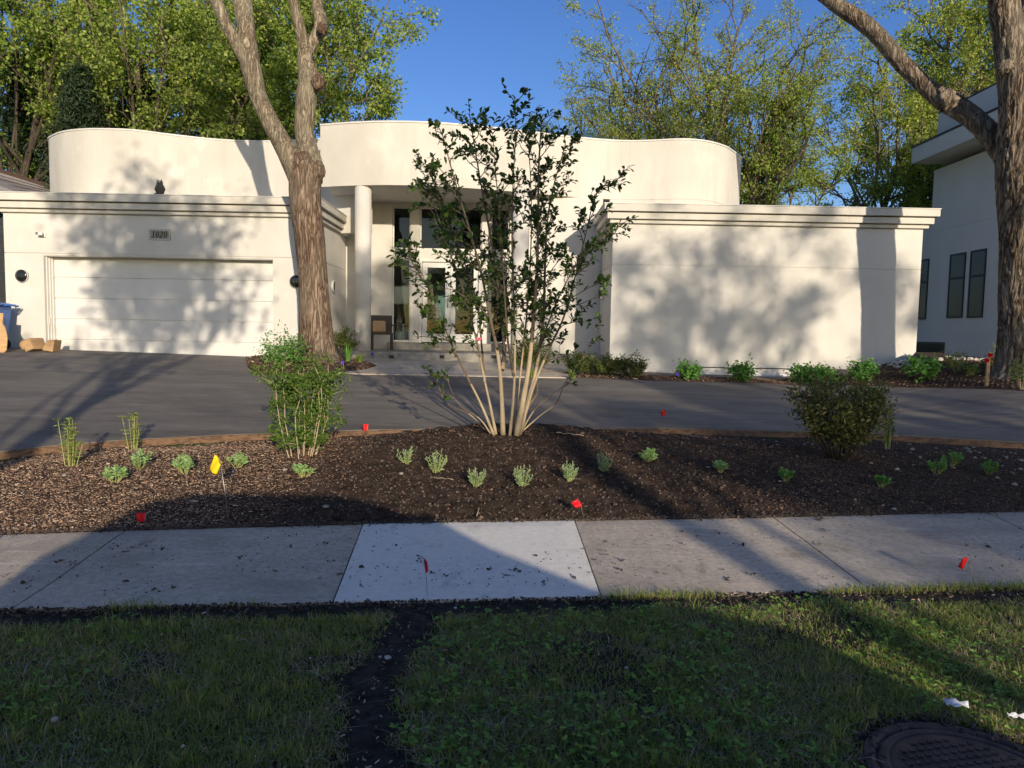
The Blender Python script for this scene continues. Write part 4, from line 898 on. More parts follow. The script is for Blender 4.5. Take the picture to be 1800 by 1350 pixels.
# foundation plants
def fpl(px, py, wpx, hpx, name, label, cat, lm, seed, nl=900, leaf=.05, lw=.5, ground='w', sm='stem_dark', dome=.5, bare=.05, group=None, nst=22, upl=.6, yy=None):
    if yy is None: p = G(px, py, .09)
    else: p = at(px, py, yy)
    z = wing_z(p.x, p.y) if ground == 'w' else float(h(p.x, p.y)) + (.07 + MOUND_I if ground == 'i' else .05)
    s = p.y / F_PX
    return shrub(name, (p.x, p.y, z - .01), label, cat, hpx * s * 1.12, wpx * s * (1.1 if lm == 'leaf_box' else 1), nst, nl, leaf, M[lm], M[sm], seed, group, dome, bare, lw, upl=upl)
FG = 'shrubs planted along the foot of the house'
fpl(601, 630, 48, 46, 'boxwood', 'round dark green boxwood between the left tree and the left column', 'shrub', 'leaf_box', 51, 3600, .04, .6, 'i', group=FG)
fpl(937, 651, 78, 64, 'golden_shrub', 'round yellow tipped shrub beside the right porch column', 'shrub', 'leaf_box', 52, 5200, .045, .5, 'w', group=FG)
fpl(1014, 657, 52, 44, 'low_evergreen', 'low dark evergreen leftmost of three under the wing corner', 'shrub', 'leaf_box', 53, 3000, .045, .5, group=FG)
fpl(1060, 658, 54, 40, 'low_evergreen', 'low dark evergreen, middle of three under the wing corner', 'shrub', 'leaf_box', 54, 3000, .045, .5, group=FG)
fpl(1109, 660, 54, 40, 'low_evergreen', 'low dark evergreen rightmost of three under the wing corner', 'shrub', 'leaf_box', 55, 2600, .05, .5, group=FG, yy=None)
HG = 'young hydrangeas along the wing wall'
hy = [(1207, 664, 44, 28, 'small leafy hydrangea by the purple flag in front of the wing'), (1302, 667, 46, 36, 'upright hydrangea between the two low window frames of the wing'), (1412, 669, 56, 32, 'wide dark hydrangea behind the olive shrub, left'),
      (1452, 670, 40, 28, 'small hydrangea just above the olive shrub'), (1514, 667, 54, 38, 'taller hydrangea at the trunk shadow on the wing wall'), (1618, 666, 58, 40, 'hydrangea at the right corner of the wing by the splash stones')]
for i, (a, b, w_, h_, lab) in enumerate(hy): fpl(a, b, w_, h_, 'hydrangea', lab, 'shrub', 'leaf_fresh', 60 + i, 620, .085, .6, group=HG, nst=14, dome=.35, upl=.25)
fpl(1681, 656, 34, 36, 'pale_perennial', 'pale yellow green perennial clump between corner hydrangea and stake', 'plant', 'leaf_lime', 70, 420, .05, .35, sm='stem_green', nst=14, bare=.2, dome=.2)
fpl(1706, 660, 30, 26, 'small_perennial', 'small green plant just left of the wooden stake', 'plant', 'leaf_privet', 71, 260, .05, .45, sm='stem_green', nst=9)
fpl(1752, 652, 22, 42, 'pale_stalks', 'pale leafy stalks standing between the stake and the right trunk', 'plant', 'leaf_lime', 72, 160, .05, .35, sm='stem_green', nst=8, bare=.3, dome=.1)
fpl(1797, 680, 34, 60, 'tall_perennial', 'tall leafy stalks cut by the right edge at the trunk foot', 'plant', 'leaf_privet', 73, 300, .06, .4, sm='stem_tan', nst=10, bare=.2, dome=.2)
fpl(1735, 652, 30, 16, 'red_flower_clump', 'low clump with dark red blooms behind the wooden stake', 'plant', 'leaf_olive', 74, 160, .05, .5, nst=8)
# hosta-like variegated plant, iris clump near the island
p = G(494, 648, .1); s = p.y / F_PX
shrub('arching_shrub', (p.x, p.y, float(h(p.x, p.y)) + .12), 'light airy shrub with layered leaves left of the big trunk', 'shrub', 62 * s, 86 * s, 22, 1500, .075, M['leaf_fresh'], M['stem_tan'], 81, None, .3, .1, .42, upl=.1)
p = G(611, 641, .1); spiky('iris_clump', (p.x, p.y, float(h(p.x, p.y)) + .15), 'upright clump of sword leaves right of the big trunk', .42, 40, .16, M['leaf_fresh'], None, .016, seed=8)
p = G(632, 640, .1); spiky('iris_clump', (p.x, p.y, float(h(p.x, p.y)) + .12), 'lower grassy clump nearest the left column base', .26, 46, .2, M['leaf_mid'], None, .01, seed=9)
p = G(935, 662, .08); spiky('iris_clump', (p.x, p.y, wing_z(p.x, p.y)), 'grassy clump in front of the yellow tipped shrub', .24, 40, .18, M['leaf_mid'], None, .01, seed=10)
p = G(1005, 664, .08); spiky('iris_clump', (p.x, p.y, wing_z(p.x, p.y)), 'grassy clump at the drive edge below the leftmost low evergreen', .24, 40, .18, M['leaf_mid'], None, .01, seed=11)

# tall young perennials in the bed
def stalks(px, py, hpx, wpx, label, seed, n=12, lm='leaf_lime'):
    p = bedp(px, py); s = mpp(p); r = np.random.default_rng(seed); e_ = empty('stalky_perennial', p, label, 'plant', 'tall young perennials in the bed'); q = MB(); Ps = []; Ds = []
    for i in range(n):
        a = r.uniform(0, 6.28); rd = r.uniform(0, .8) * wpx * s / 2; H = hpx * s * r.uniform(.45, 1) if i else hpx * s
        top = np.array([math.cos(a) * rd * 1.2, math.sin(a) * rd, H]); b = top * [.45, .45, 0]; T = np.linspace(0, 1, 5)[:, None]; pts = b + (top - b) * T; q.tube(pts, np.linspace(.005, .003, 5), 5, cap=False)
        for z in np.arange(.25, 1.01, .035 / H):
            c = b + (top - b) * z; aa = r.uniform(0, 6.28)
            for m in range(2): Ps.append(c); Ds.append([math.cos(aa + m * 3.14), math.sin(aa + m * 3.14), r.uniform(-.3, .5)])
        for m in range(7): aa = r.uniform(0, 6.28); Ps.append(top); Ds.append([math.cos(aa), math.sin(aa), .5])
    q.build('stems', M['stem_green'], e_); n_ = len(Ps); V, F = leafquads(np.array(Ps), np.array(Ds), np.tile([0, -.3, 1.], (n_, 1)) + r.normal(0, .3, (n_, 3)), r.uniform(.03, .062, n_), r.uniform(.012, .022, n_), .15)
    np_mesh('leaves', V, F, M[lm], e_)
stalks(124, 820, 84, 46, 'tall yellow green leafy stalks leftmost in the bed', 91, 14)
stalks(236, 793, 66, 40, 'tall leafy stalks behind the second pale rosette from the left', 92, 9)
stalks(1561, 790, 78, 22, 'thin pale stalks against the right side of the olive shrub', 93, 9, 'leaf_privet')
# small rosettes
def rosette(px, py, wpx, label, kind, seed, tilt=0):
    p = bedp(px, py); s = mpp(p); r = np.random.default_rng(seed); rad = wpx * s / 2 * 1.5
    e_ = empty('young_perennial', p, label, 'plant', 'small young perennials set out across the bed'); q = MB(); Ps = []; Ds = []; Ls = []; Ws = []
    nst = 13 if kind == 'sedum' else 16 if kind == 'grey' else 10
    for i in range(nst):
        a = r.uniform(0, 6.28); rd = rad * math.sqrt(r.uniform(.05, 1)) * .75; H = rad * r.uniform(.55, 1.25) * (1 - .35 * rd / rad) * (1.25 if kind == 'grey' else 1)
        top = np.array([math.cos(a) * rd, math.sin(a) * rd, H]); b = top * [.25, .25, 0]; q.tube([b, (b + top) / 2 + [0, 0, .004], top], [.004, .0035, .003], 5, cap=False)
        nl = 8 if kind == 'sedum' else 12 if kind == 'grey' else 9
        for m in range(nl):
            t = (.55 + .45 * m / nl) if kind != 'grey' else .15 + .85 * m / nl
            aa = m * 2.4 + r.uniform(0, .5); Ps.append(b + (top - b) * t); Ds.append([math.cos(aa), math.sin(aa), .35 + .9 * (m / nl)])
            if kind == 'sedum': Ls.append(r.uniform(.034, .056)); Ws.append(r.uniform(.02, .03))
            elif kind == 'grey': Ls.append(r.uniform(.026, .045)); Ws.append(r.uniform(.007, .012))
            else: Ls.append(r.uniform(.03, .05)); Ws.append(r.uniform(.018, .028))
    q.build('stems', M['stem_green'], e_); n_ = len(Ps); V, F = leafquads(np.array(Ps), np.array(Ds), np.tile([0, -.4, 1.], (n_, 1)) + r.normal(0, .2, (n_, 3)), np.array(Ls), np.array(Ws), .2)
    np_mesh('leaves', V, F, M[{'sedum': 'leaf_sedum', 'grey': 'leaf_grey', 'fresh': 'leaf_fresh'}[kind]], e_)
RS = [(203, 847, 38, 'pale green rosette at the tip of the slanting trunk shadow', 'sedum'), (244, 824, 42, 'pale green rosette below the second tall leafy stalks', 'sedum'), (326, 832, 46, 'wide pale green double rosette left of the yellow flag', 'sedum'),
      (418, 822, 32, 'pale green rosette just right of the yellow flag', 'sedum'), (533, 838, 32, 'small pale green rosette below the clipped privet', 'sedum'), (715, 815, 34, 'grey green seedling clump leftmost before the magnolia', 'grey'),
      (767, 830, 42, 'largest grey green clump left of the magnolia base', 'grey'), (836, 854, 34, 'grey green clump low in front, left below the magnolia', 'grey'), (918, 854, 38, 'grey green clump straight below the magnolia stems', 'grey'),
      (1000, 845, 34, 'grey green clump above the red flag at the pavement corner', 'grey'), (1059, 829, 36, 'grey green clump second from right below the magnolia', 'grey'), (1140, 813, 34, 'bright green rosette at the right end of the middle row', 'sedum'),
      (1266, 830, 24, 'small whitish green seedling alone right of the middle row', 'sedum'), (1381, 846, 28, 'green seedling below left of the olive shrub', 'fresh'), (1549, 857, 26, 'green seedling lowest in the bed, right of the olive shrub', 'fresh'),
      (1647, 833, 30, 'green rosette in front of its twin at the right of the bed', 'fresh'), (1669, 820, 36, 'darker green rosette behind its twin at the right of the bed', 'fresh'), (1736, 833, 30, 'green rosette rightmost in the bed', 'fresh')]
for i, (a, b, w_, lab, kd) in enumerate(RS): rosette(a, b, w_, lab, kd, 200 + i)

# ------------------------------------------------------------------ marker flags
def flag(px, py, tx, ty, label, col, size=(.10, .12), base=None, name='marker_flag', Y=None, twist=0.0, drop=.0, wr=.0022):
    """wire from ground pixel (px,py) to tip pixel (tx,ty) at the same distance"""
    p = Vector(base) if base is not None else Vector(bedp(px, py)); tp = at(tx, ty, p.y) ; L = tp - p
    e_ = empty(name, p, label, 'flag', 'small marker flags on wires' ); q = MB(); q.tube([(0, 0, -.02), tuple(L * .5 + Vector((.003, 0, 0))), tuple(L)], wr, 6); q.build('wire', M['wire'], e_)
    return e_, L
def cloth(e_, L, quad, col, bend=.02):
    """quad: four corner offsets (x, y, z) from the wire's top"""
    q = [np.array(c) + np.array(L) for c in quad]; n = 6; V = []
    for b in range(n + 1):
        for a in range(n + 1):
            u, v = a / n, b / n; c = (q[0] * (1 - u) + q[1] * u) * (1 - v) + (q[3] * (1 - u) + q[2] * u) * v
            c = c + np.array([0, bend * math.sin(u * 5.5 + v * 1.5), 0]); V.append(c)
    f = [(b * (n + 1) + a, b * (n + 1) + a + 1, (b + 1) * (n + 1) + a + 1, (b + 1) * (n + 1) + a) for b in range(n) for a in range(n)]
    o = np_mesh('flag_cloth', V, f, M[col], e_, smooth=True); m = o.modifiers.new('thickness', 'SOLIDIFY'); m.thickness = .0012; return o
# yellow flag, folded like a tent
e_, L = flag(403, 921, 386, 803, 'yellow marker flag on a long leaning wire at the bed edge', 'yellow', wr=.0042)
cloth(e_, L, [(-.035, 0, .016), (.016, -.01, -.055), (-.014, -.03, -.125), (-.082, 0, -.095)], 'yellow', .012); cloth(e_, L, [(-.028, 0, .012), (-.012, .03, -.02), (.014, .035, -.05), (.012, -.01, -.045)], 'yellow', .004)
def rflag(px, py, tx, ty, w_, h_, label, col='red', base=None, rot=0, bend=.016, wr=.0024):
    w_, h_ = w_ * .88, h_ * .88
    e_, L = flag(px, py, tx, ty, label, col, base=base, wr=wr); p = e_.location; s = p.y / F_PX; c, sn = math.cos(R(rot)), math.sin(R(rot)); a, b = w_ * s, h_ * s
    def rt(x, z): return (x * c - z * sn, 0, x * sn + z * c)
    cloth(e_, L, [rt(0, 0), rt(-a, -b * .12), rt(-a * .92, -b * .88), rt(0, -b)], col, bend); return e_
rflag(252, 924, 256, 903, 18, 19, 'red marker flag low in the shade by the pavement, left of the yellow flag', rot=-14)
rflag(641, 764, 648, 746, 11, 15, 'red marker flag at the drive edge right of the privet', rot=-12)
rflag(1026, 905, 1016, 876, -17, 17, 'red diamond flag at the bed edge by the pale slab corner', rot=-52)
rflag(1170, 752, 1170, 720, 10, 13, 'red marker flag at the drive edge left of the olive shrub', rot=4)
rflag(40, 790, 46, 782, 19, 8, 'red flag lying low at the left edge of the bed', rot=10)
gp = lambda px, py: (lambda p: (p.x, p.y, p.z))(G(px, py, .005))
rflag(752, 1052, 745, 983, -7, 29, 'narrow red flag on a thin wire in front of the pale slab', base=gp(752, 1052), rot=6, wr=.0016)
e_ = rflag(1715, 1036, 1703, 981, 15, 27, 'red flag on a thin wire in front of the pavement, far right', base=gp(1715, 1036), rot=-14, wr=.0016)
for (a, b, t, lab) in ((603, 655, (604, 634), 'purple marker flag at the walk edge of the island bed'), (656, 632, (657, 619), 'small purple flag at the foot of the left column')):
    g_ = G(a, b, .08); rflag(a, b, t[0], t[1], 6, 8, lab, 'purple', base=(g_.x, g_.y, g_.z), wr=.003)
g_ = G(1192, 668, .08); rflag(1192, 668, 1194, 655, 8, 7, 'purple flag under the hydrangea left of the low windows', 'purple', base=(g_.x, g_.y, g_.z), wr=.003)
# wooden stake with red ribbon
g_ = G(1735, 668, .15); s = g_.y / F_PX; z_ = wing_z(g_.x, g_.y)
sk = empty('survey_stake', (g_.x, g_.y, z_), 'wooden stake with red ribbon tufts left of the right trunk', 'stake'); q = MB(); q.box(-.028, .028, -.015, .015, -.05, 50 * s); q.build('stake_post', M['wood'], sk, bevel=.004)
for dx_, dz_ in ((-4, 46), (2, 54)):
    q = MB(); r = np.random.default_rng(int(dz_)); n_ = 26; D = r.normal(0, 1, (n_, 3)); V, F = leafquads(np.tile([dx_ * s, -.02, dz_ * s], (n_, 1)), D, r.normal(0, 1, (n_, 3)), r.uniform(.03, .06, n_), r.uniform(.03, .05, n_)); np_mesh('ribbon', V, F, M['red'], sk)
# splash stones and downspout tray at the wing corner
pm = G(1590, 664, .1); tr = empty('drain_tray', (8.75, 15.0, wing_z(8.75, 15.0) + .02), 'dark edged drain tray with pale stones at the wing corner', 'tray')
q = MB(); q.add([(-.5, -.25, 0), (.25, -.25, 0), (.5, .3, .02), (-.1, .3, .02), (-.5, -.25, .04), (.25, -.25, .04), (.5, .3, .14), (-.1, .3, .14)], [(3, 2, 1, 0), (4, 5, 6, 7), (0, 1, 5, 4), (1, 2, 6, 5), (2, 3, 7, 6), (3, 0, 4, 7)]); q.build('tray', M['brown_trim'], tr, bevel=.01)
r = np.random.default_rng(6)
def pebble(mb, c, rad, r, fl=.6):
    prof = 7; V = []; 
    sc_ = r.uniform(.7, 1.25, 3) * [1, 1, fl]; ph_ = r.uniform(0, 6, 3)
    rings = 5; sd = 9
    for i in range(rings + 1):
        th = math.pi * i / rings
        for k in range(sd):
            a = 2 * math.pi * k / sd; d = np.array([math.sin(th) * math.cos(a), math.sin(th) * math.sin(a), math.cos(th)]); w_ = 1 + .14 * math.sin(3 * d[0] + ph_[0]) + .12 * math.sin(4 * d[1] + ph_[1]); V.append(np.array(c) + d * rad * w_ * sc_)
    f = [(i * sd + k, (i + 1) * sd + k, (i + 1) * sd + (k + 1) % sd, i * sd + (k + 1) % sd) for i in range(rings) for k in range(sd)]; mb.add(V, f, 0, True)
q = MB()
for i in range(70): a, b = r.uniform(7.9, 9.9), r.uniform(14.6, 15.3); pebble(q, (a, b, wing_z(a, b) + .03), r.uniform(.03, .07), r)
o = q.build('pale_stones', M['stone']); tag(o, kind='stuff')
# scattered stones in the bed, mainly right, and on the lawn
q = MB(); Pst, rs = scatter_bed(160, 300, lambda x, y, v: .08 + .9 * smooth(x, 2.6, 3.6) * smooth(v, .3, .6))
for c in Pst: pebble(q, c + [0, 0, .006], rs.uniform(.008, .022) * (1.4 if rs.uniform() < .1 else 1), rs)
tag(q.build('bed_stones', M['stone_dark'] if 'stone_dark' in M else M['porch']), kind='stuff')
q = MB()
for a, b, rd in ((97, 1278, .014), (682, 1167, .016), (668, 1166, .008), (1100, 1185, .007), (1160, 1010, .0), (545, 1168, .007), (285, 1125, .006), (800, 1078, .009), (1495, 1078, .007), (1185, 1110, .006), (322, 1326, .009)):
    if rd: g_ = G(a, b, .0); pebble(q, (g_.x, g_.y, g_.z + .03), rd, r)
tag(q.build('lawn_pebbles', M['stone']), kind='stuff')
# sticks in the bed
def stick(pts, rad, label, mt='stem_tan', bed=True):
    P = [Vector(bedp(*p)) + Vector((0, 0, .02)) if bed else G(*p, .035) for p in pts]; c = sum(P, Vector()) / len(P)
    P = [P[0] + (P[-1] - P[0]) * (k / 8) + Vector((0, 0, .006 * math.sin(k * 2.1))) + Vector((.01 * math.sin(k * 1.7), 0, 0)) for k in range(9)] if len(P) == 2 else P
    q = MB(); q.tube([tuple(p) for p in P], np.linspace(rad, rad * .6, len(P)), 6); o = solid(q, 'twig', M[mt], label, 'twig', group='fallen twigs in the bed'); return o
stick([(978, 763), (1025, 767)], .006, 'pale straight twig just right of the magnolia base'); stick([(1015, 756), (1022, 763), (1045, 760)], .005, 'short bent pale twig at the drive edge right of the magnolia')
stick([(833, 882), (842, 895), (838, 910)], .005, 'thin pale curved twig standing near the pavement below the magnolia'); stick([(888, 858), (903, 885), (922, 912)], .008, 'dark root like twig running down to the pale slab', 'stem_dark')
stick([(1206, 766), (1242, 771)], .006, 'pale twig in the dark soil left of the olive shrub')
stick([(1745, 798), (1758, 812)], .004, 'thin pale twig above the rightmost rosette')
stick([(760, 842), (795, 846)], .004, 'short pale twig beside the largest grey green clump')
# paper scraps and manhole
for (a, b, w_, l_, rz, lab) in ((1681, 1248, .085, .04, -14, 'white scrap of paper on the grass above the iron cover'), (1785, 1270, .06, .012, -8, 'narrow grey scrap at the right edge of the grass')):
    g_ = G(a, b, .03); n = 6; V = [((i / n - .5) * w_, ((j / 3) - .5) * l_ * (1 - .6 * (i / n) ** 2), .045 + .006 * math.sin(i * 1.9 + j) + .01 * (j == 3)) for j in range(4) for i in range(n + 1)]
    f = [(j * (n + 1) + i, j * (n + 1) + i + 1, (j + 1) * (n + 1) + i + 1, (j + 1) * (n + 1) + i) for j in range(3) for i in range(n)]
    o = np_mesh('paper_scrap', V, f, M['paper'], smooth=True); o.location = (g_.x, g_.y, g_.z - .02); o.rotation_euler = (0, 0, R(rz)); m = o.modifiers.new('t', 'SOLIDIFY'); m.thickness = .001; tag(o, lab, 'paper')
mh = empty('manhole_cover', (1.62, 2.33, float(gz(np.float64(1.62), np.float64(2.33))) + .022), 'round rusty iron utility cover sunk in the grass', 'manhole cover', rz=R(12))
q = MB(); q.lathe([(.355, -.06), (.355, -.004), (.35, .0), (.318, .0), (.315, -.012), (.305, -.012), (.302, -.002)], (0, 0, 0), 96); q.build('rim', M['iron'], mh)
q = MB(); q.lathe([(.301, -.05), (.301, -.004), (.298, .0), (.27, .0), (.268, -.005), (.262, -.005), (.26, .0), (.01, .001)], (0, 0, 0), 96); q.build('lid', M['iron'], mh)
q = MB(); r = np.random.default_rng(12)
for i in range(-6, 7):
    for j in range(-6, 7):
        x, y = i * .036, j * .036
        if math.hypot(x, y) < .235 and not (abs(y) < .03 and abs(x) < .2): q.box(x - .011, x + .011, y - .007, y + .007, .0012, .0045)
for i in range(5): q.box(-.15 + i * .07, -.15 + i * .07 + .009, -.022, .022, .0012, .0075); q.box(-.15 + i * .07 + .009, -.15 + i * .07 + .034, .013, .022, .0012, .0075); q.box(-.15 + i * .07 + .009, -.15 + i * .07 + .034, -.022, -.013, .0012, .0075)
q.build('tread_pattern', M['iron'], mh, bevel=.0015)
n = 500; a = rg.uniform(0, 6.28, n); rd = .36 + rg.normal(0, .035, n); V, F = chips(np.c_[1.62 + rd * np.cos(a), 2.33 + rd * np.sin(a), np.full(n, mh.location.z - .004 + .0)], rg, .008, .035, .8, .6); tag(np_mesh('soil_ring', V, F, M['chipD']), kind='stuff')
# ------------------------------------------------------------------ trees
def nrm(v): return v / (np.linalg.norm(v) + 1e-9)
def limb_path(p0, p1, r, wob, n, sag=0.0, up=0.0):
    T = np.linspace(0, 1, n)[:, None]; L = np.linalg.norm(p1 - p0); q = p0 + (p1 - p0) * T
    off = np.cumsum(r.normal(0, 1, (n, 3)), 0) * wob * L / n; off -= off[0]; off -= T * off[-1] * .6
    return q + off + np.array([0, 0, 1]) * (np.sin(T * np.pi) * up * L)
def grow(q, start, dirn, L, rad, lvl, r, cfg, tips):
    n = (7, 6, 5, 4)[min(lvl, 3)]; pts = limb_path(start, start + dirn * L, r, cfg.get('wob', .35), n, up=cfg.get('arch', .05))
    q.tube(pts, np.linspace(rad, max(rad * .35, .006), n), (8, 6, 5, 3)[min(lvl, 3)], cap=False)
    if lvl >= cfg['levels']: tips.append(pts); return
    for i in range(cfg['kids'][lvl]):
        t = r.uniform(.25, 1.0) if lvl else r.uniform(.3, 1.0); k = t * (n - 1); j = min(int(k), n - 2); p = pts[j] + (pts[j + 1] - pts[j]) * (k - j)
        d = nrm(pts[j + 1] - pts[j]); s = nrm(r.normal(0, 1, 3)); s = nrm(s - d * np.dot(s, d)); ang = r.uniform(*cfg['ang'])
        nd = nrm(d * math.cos(ang) + s * math.sin(ang) + np.array([0, 0, cfg.get('lift', .15)])); grow(q, p, nd, L * cfg['ratio'] * r.uniform(.6, 1.15) * (1.15 - .5 * t), rad * .5 * (1.1 - .5 * t), lvl + 1, r, cfg, tips)
    tips.append(pts[-3:])
def leaf_cloud(tips, n, sp, size, r, wid=.75, droop=.0, spray=0.0):
    P = np.stack([t[[0, len(t) // 2, -1]] for t in tips]); i = r.integers(0, len(P), n); t = r.uniform(0, 2, n) ; k = np.minimum(t.astype(int), 1); f = (t - k)[:, None]
    c = P[i, k] * (1 - f) + P[i, k + 1] * f; c = c + r.normal(0, 1, (n, 3)) * sp * np.array([1, 1, .7]); c[:, 2] -= droop * r.uniform(0, 1, n)
    D = r.normal(0, 1, (n, 3)); D[:, 2] -= .35; Nn = r.normal(0, .8, (n, 3)); Nn[:, 2] += .7; Nn[:, 1] -= .4
    return leafquads(c, D, Nn, size * r.uniform(.55, 1.25, n), size * wid * r.uniform(.6, 1.2, n), .15)
def tree(name, pos, label, H, trunk_h, rad, crown_c, crown_r, nl, seed, lm, bm, cfg=None, nleaf=30000, lsize=.11, sp=.16, lean=(0, 0), group=None, wid=.75, squash_in=.0, droop=0.0):
    r = np.random.default_rng(seed); e_ = empty(name, pos, label, 'tree', group); q = MB(); tips = []
    c = dict(levels=3, kids=(0, 7, 5), ang=(.45, 1.0), ratio=.42, lift=.2, wob=.35, arch=.05); c.update(cfg or {}); c['kids'] = tuple(c['kids'])
    top = np.array([lean[0], lean[1], trunk_h]); n = 9; tr = limb_path(np.zeros(3), top, r, .12, n); tr[0] = [0, 0, -.2]
    q.tube(tr, np.linspace(rad, rad * .62, n) * np.r_[1.35, 1.08, np.ones(n - 2)], 14, cap=False)
    C = np.array(crown_c); A = np.array(crown_r)
    for i in range(nl):
        if c.get('vase'): t = r.uniform(.55, 1)
        else: t = r.uniform(.35, 1)
        k = t * (n - 1); j = min(int(k), n - 2); p = tr[j] + (tr[j + 1] - tr[j]) * (k - j)
        a = 2 * np.pi * (i * .382 + r.uniform(-.08, .08)); ph = math.asin(np.clip(-.35 + 1.3 * ((i + .5) / nl), -.6, .98)); d = np.array([math.cos(a) * math.cos(ph), math.sin(a) * math.cos(ph), math.sin(ph)])
        tgt = C + A * d * r.uniform(.62, .95); v = tgt - p; L = np.linalg.norm(v)
        grow(q, p, v / L, L, rad * (.5 if nl < 10 else .38) * r.uniform(.7, 1.1), 1, r, c, tips)
    ld = C + A * [0, 0, .9] - tr[-1]; grow(q, tr[-1], nrm(ld), np.linalg.norm(ld), rad * .58, 1, r, c, tips)
    tk = q.build('trunk', M[bm], e_); V, F = leaf_cloud(tips, nleaf, sp, lsize, r, wid, droop); np_mesh('crown', V, F, M[lm], e_); return e_
def copy_tree(e_, loc, rz, sc, label, group=None):
    c = e_.copy(); COL.objects.link(c); c.location = loc; c.rotation_euler = (0, 0, rz); c.scale = (sc,) * 3; c['label'] = label
    if group: c['group'] = group
    for ch in e_.children:
        k = ch.copy(); COL.objects.link(k); k.parent = c; k.matrix_parent_inverse = ch.matrix_parent_inverse.copy()
    return c
BG = 'trees rising behind the white house'
def bgt(px, Y, name, label, **k):
    x = (px - 900) / F_PX * Y; return tree(name, (x, Y, .85), label, group=BG, **k)
XY = lambda px, Y: (px - 900) / F_PX * Y
t1 = bgt(305, 27, 'poplar', 'big pale green poplar with a leaning trunk behind the left parapet', H=17, trunk_h=6.5, rad=.24, crown_c=(.6, 0, 11), crown_r=(5.6, 4.2, 5.8), nl=15, seed=401, lm='leaf_poplar', bm='bark_far', nleaf=42000, lsize=.14, sp=.15, lean=(-1.3, 0), cfg=dict(kids=(0, 9, 6)))
t2 = bgt(545, 25.5, 'poplar', 'rounded poplar crown spreading to the open sky right of the left fork', H=15, trunk_h=5.5, rad=.2, crown_c=(.0, 0, 9.6), crown_r=(3.3, 3.0, 4.8), nl=12, seed=402, lm='leaf_poplar', bm='bark_far', nleaf=32000, lsize=.135, sp=.14, cfg=dict(kids=(0, 8, 6)))
t3 = bgt(30, 26, 'ash_tree', 'green tree with dark trunk at the left edge above the shingled roof', H=16, trunk_h=7, rad=.2, crown_c=(.4, 0, 11.0), crown_r=(4.0, 3.5, 5.6), nl=12, seed=403, lm='leaf_mid', bm='bark_dark', nleaf=28000, lsize=.14, sp=.15, lean=(.4, 0), cfg=dict(kids=(0, 8, 6)))
t4 = copy_tree(t1, (XY(160, 33), 33, .85), 2.2, .95, 'farther pale poplar filling the gap behind the leftmost parapet', BG)
t5 = copy_tree(t2, (XY(430, 32), 32, .85), 1.2, 1.1, 'farther poplar seen between the limbs of the big left tree', BG)
# dark conifers
def conifer(px, Y, H, R_, seed, label):
    r = np.random.default_rng(seed); e_ = empty('spruce', (XY(px, Y), Y, .85), label, 'tree', BG); q = MB(); q.tube([(0, 0, -.2), (0, 0, H * .5), (0, 0, H)], [.2, .12, .02], 8); tips = []
    for i in range(150):
        z = H * (.12 + .86 * (i / 150)); l = R_ * (1 - z / H) ** .8 * r.uniform(.7, 1.1) + .2; a = i * 2.399 + r.uniform(-.3, .3); d = np.array([math.cos(a), math.sin(a), -.18])
        pts = np.array([[0, 0, z], d * l * .5 + [0, 0, z], d * l + [0, 0, z + .1 * l]]); q.tube(pts, [.03, .02, .006], 4, cap=False)
        for k in range(9): p = pts[0] + (pts[2] - pts[0]) * r.uniform(.15, 1); sd = nrm(np.array([-d[1], d[0], 0])) * r.choice([-1, 1]) * l * .22 * r.uniform(.3, 1); tips.append(np.array([p, p + sd * .5 - [0, 0, .1], p + sd - [0, 0, .28]]))
    q.build('trunk', M['bark_dark'], e_); n = 30000; V, F = leaf_cloud(tips, n, .09, .17, r, .32, .12); np_mesh('crown', V, F, M['leaf_dark'], e_); return e_
c1 = conifer(150, 24.5, 9.6, 2.4, 411, 'dark spruce behind the left end of the white parapet')
for i, (px, Y, s_, lab) in enumerate(((255, 29, 1.15, 'dark spruce partly hidden behind the big poplar trunk'), (60, 29, 1.15, 'dark spruce low behind the tree at the left edge'), (470, 30, .85, 'small dark spruce just left of the big fork, above the parapet'), (375, 31, .95, 'dark spruce deep between the two poplars'))):
    copy_tree(c1, (XY(px, Y), Y, .85), i * 1.1, s_, lab)
# right hand group
t6 = bgt(1232, 27, 'honey_locust', 'wide vase shaped tree in young leaf behind the right parapet', H=14, trunk_h=3.2, rad=.22, crown_c=(.1, 0, 9.0), crown_r=(5.2, 4.0, 4.9), nl=24, seed=421, lm='leaf_young', bm='bark_far', nleaf=46000, lsize=.115, sp=.13, cfg=dict(kids=(0, 11, 7), ang=(.5, 1.1), lift=.05, vase=1, ratio=.33), wid=.5)
t7 = copy_tree(t6, (XY(1085, 29), 29, .85), 2.0, .82, 'leaning young leafed tree at the left of the right hand group', BG)
t8 = bgt(1345, 25, 'crabapple', 'dark limbed sparse tree right of the parapet end', H=9, trunk_h=3.4, rad=.15, crown_c=(.2, 0, 6.6), crown_r=(2.6, 2.4, 3.0), nl=9, seed=423, lm='leaf_mid', bm='bark_dark', nleaf=8500, lsize=.11, sp=.12, cfg=dict(kids=(0, 6, 5), wob=.5), wid=.5, lean=(-.3, 0))
t9 = bgt(1545, 30, 'maple', 'bright yellow green maple between the wing and the grey house', H=13, trunk_h=3.4, rad=.2, crown_c=(.1, 0, 8.2), crown_r=(3.5, 3.0, 5.4), nl=16, seed=424, lm='leaf_young', bm='bark_far', nleaf=27000, lsize=.13, sp=.13, cfg=dict(kids=(0, 10, 6), ang=(.5, 1.1), lift=.05, vase=1, ratio=.34), wid=.6)
t10 = copy_tree(t9, (XY(1690, 36), 36, .85), 1.7, 1.45, 'taller yellow green tree behind the grey house roof', BG)
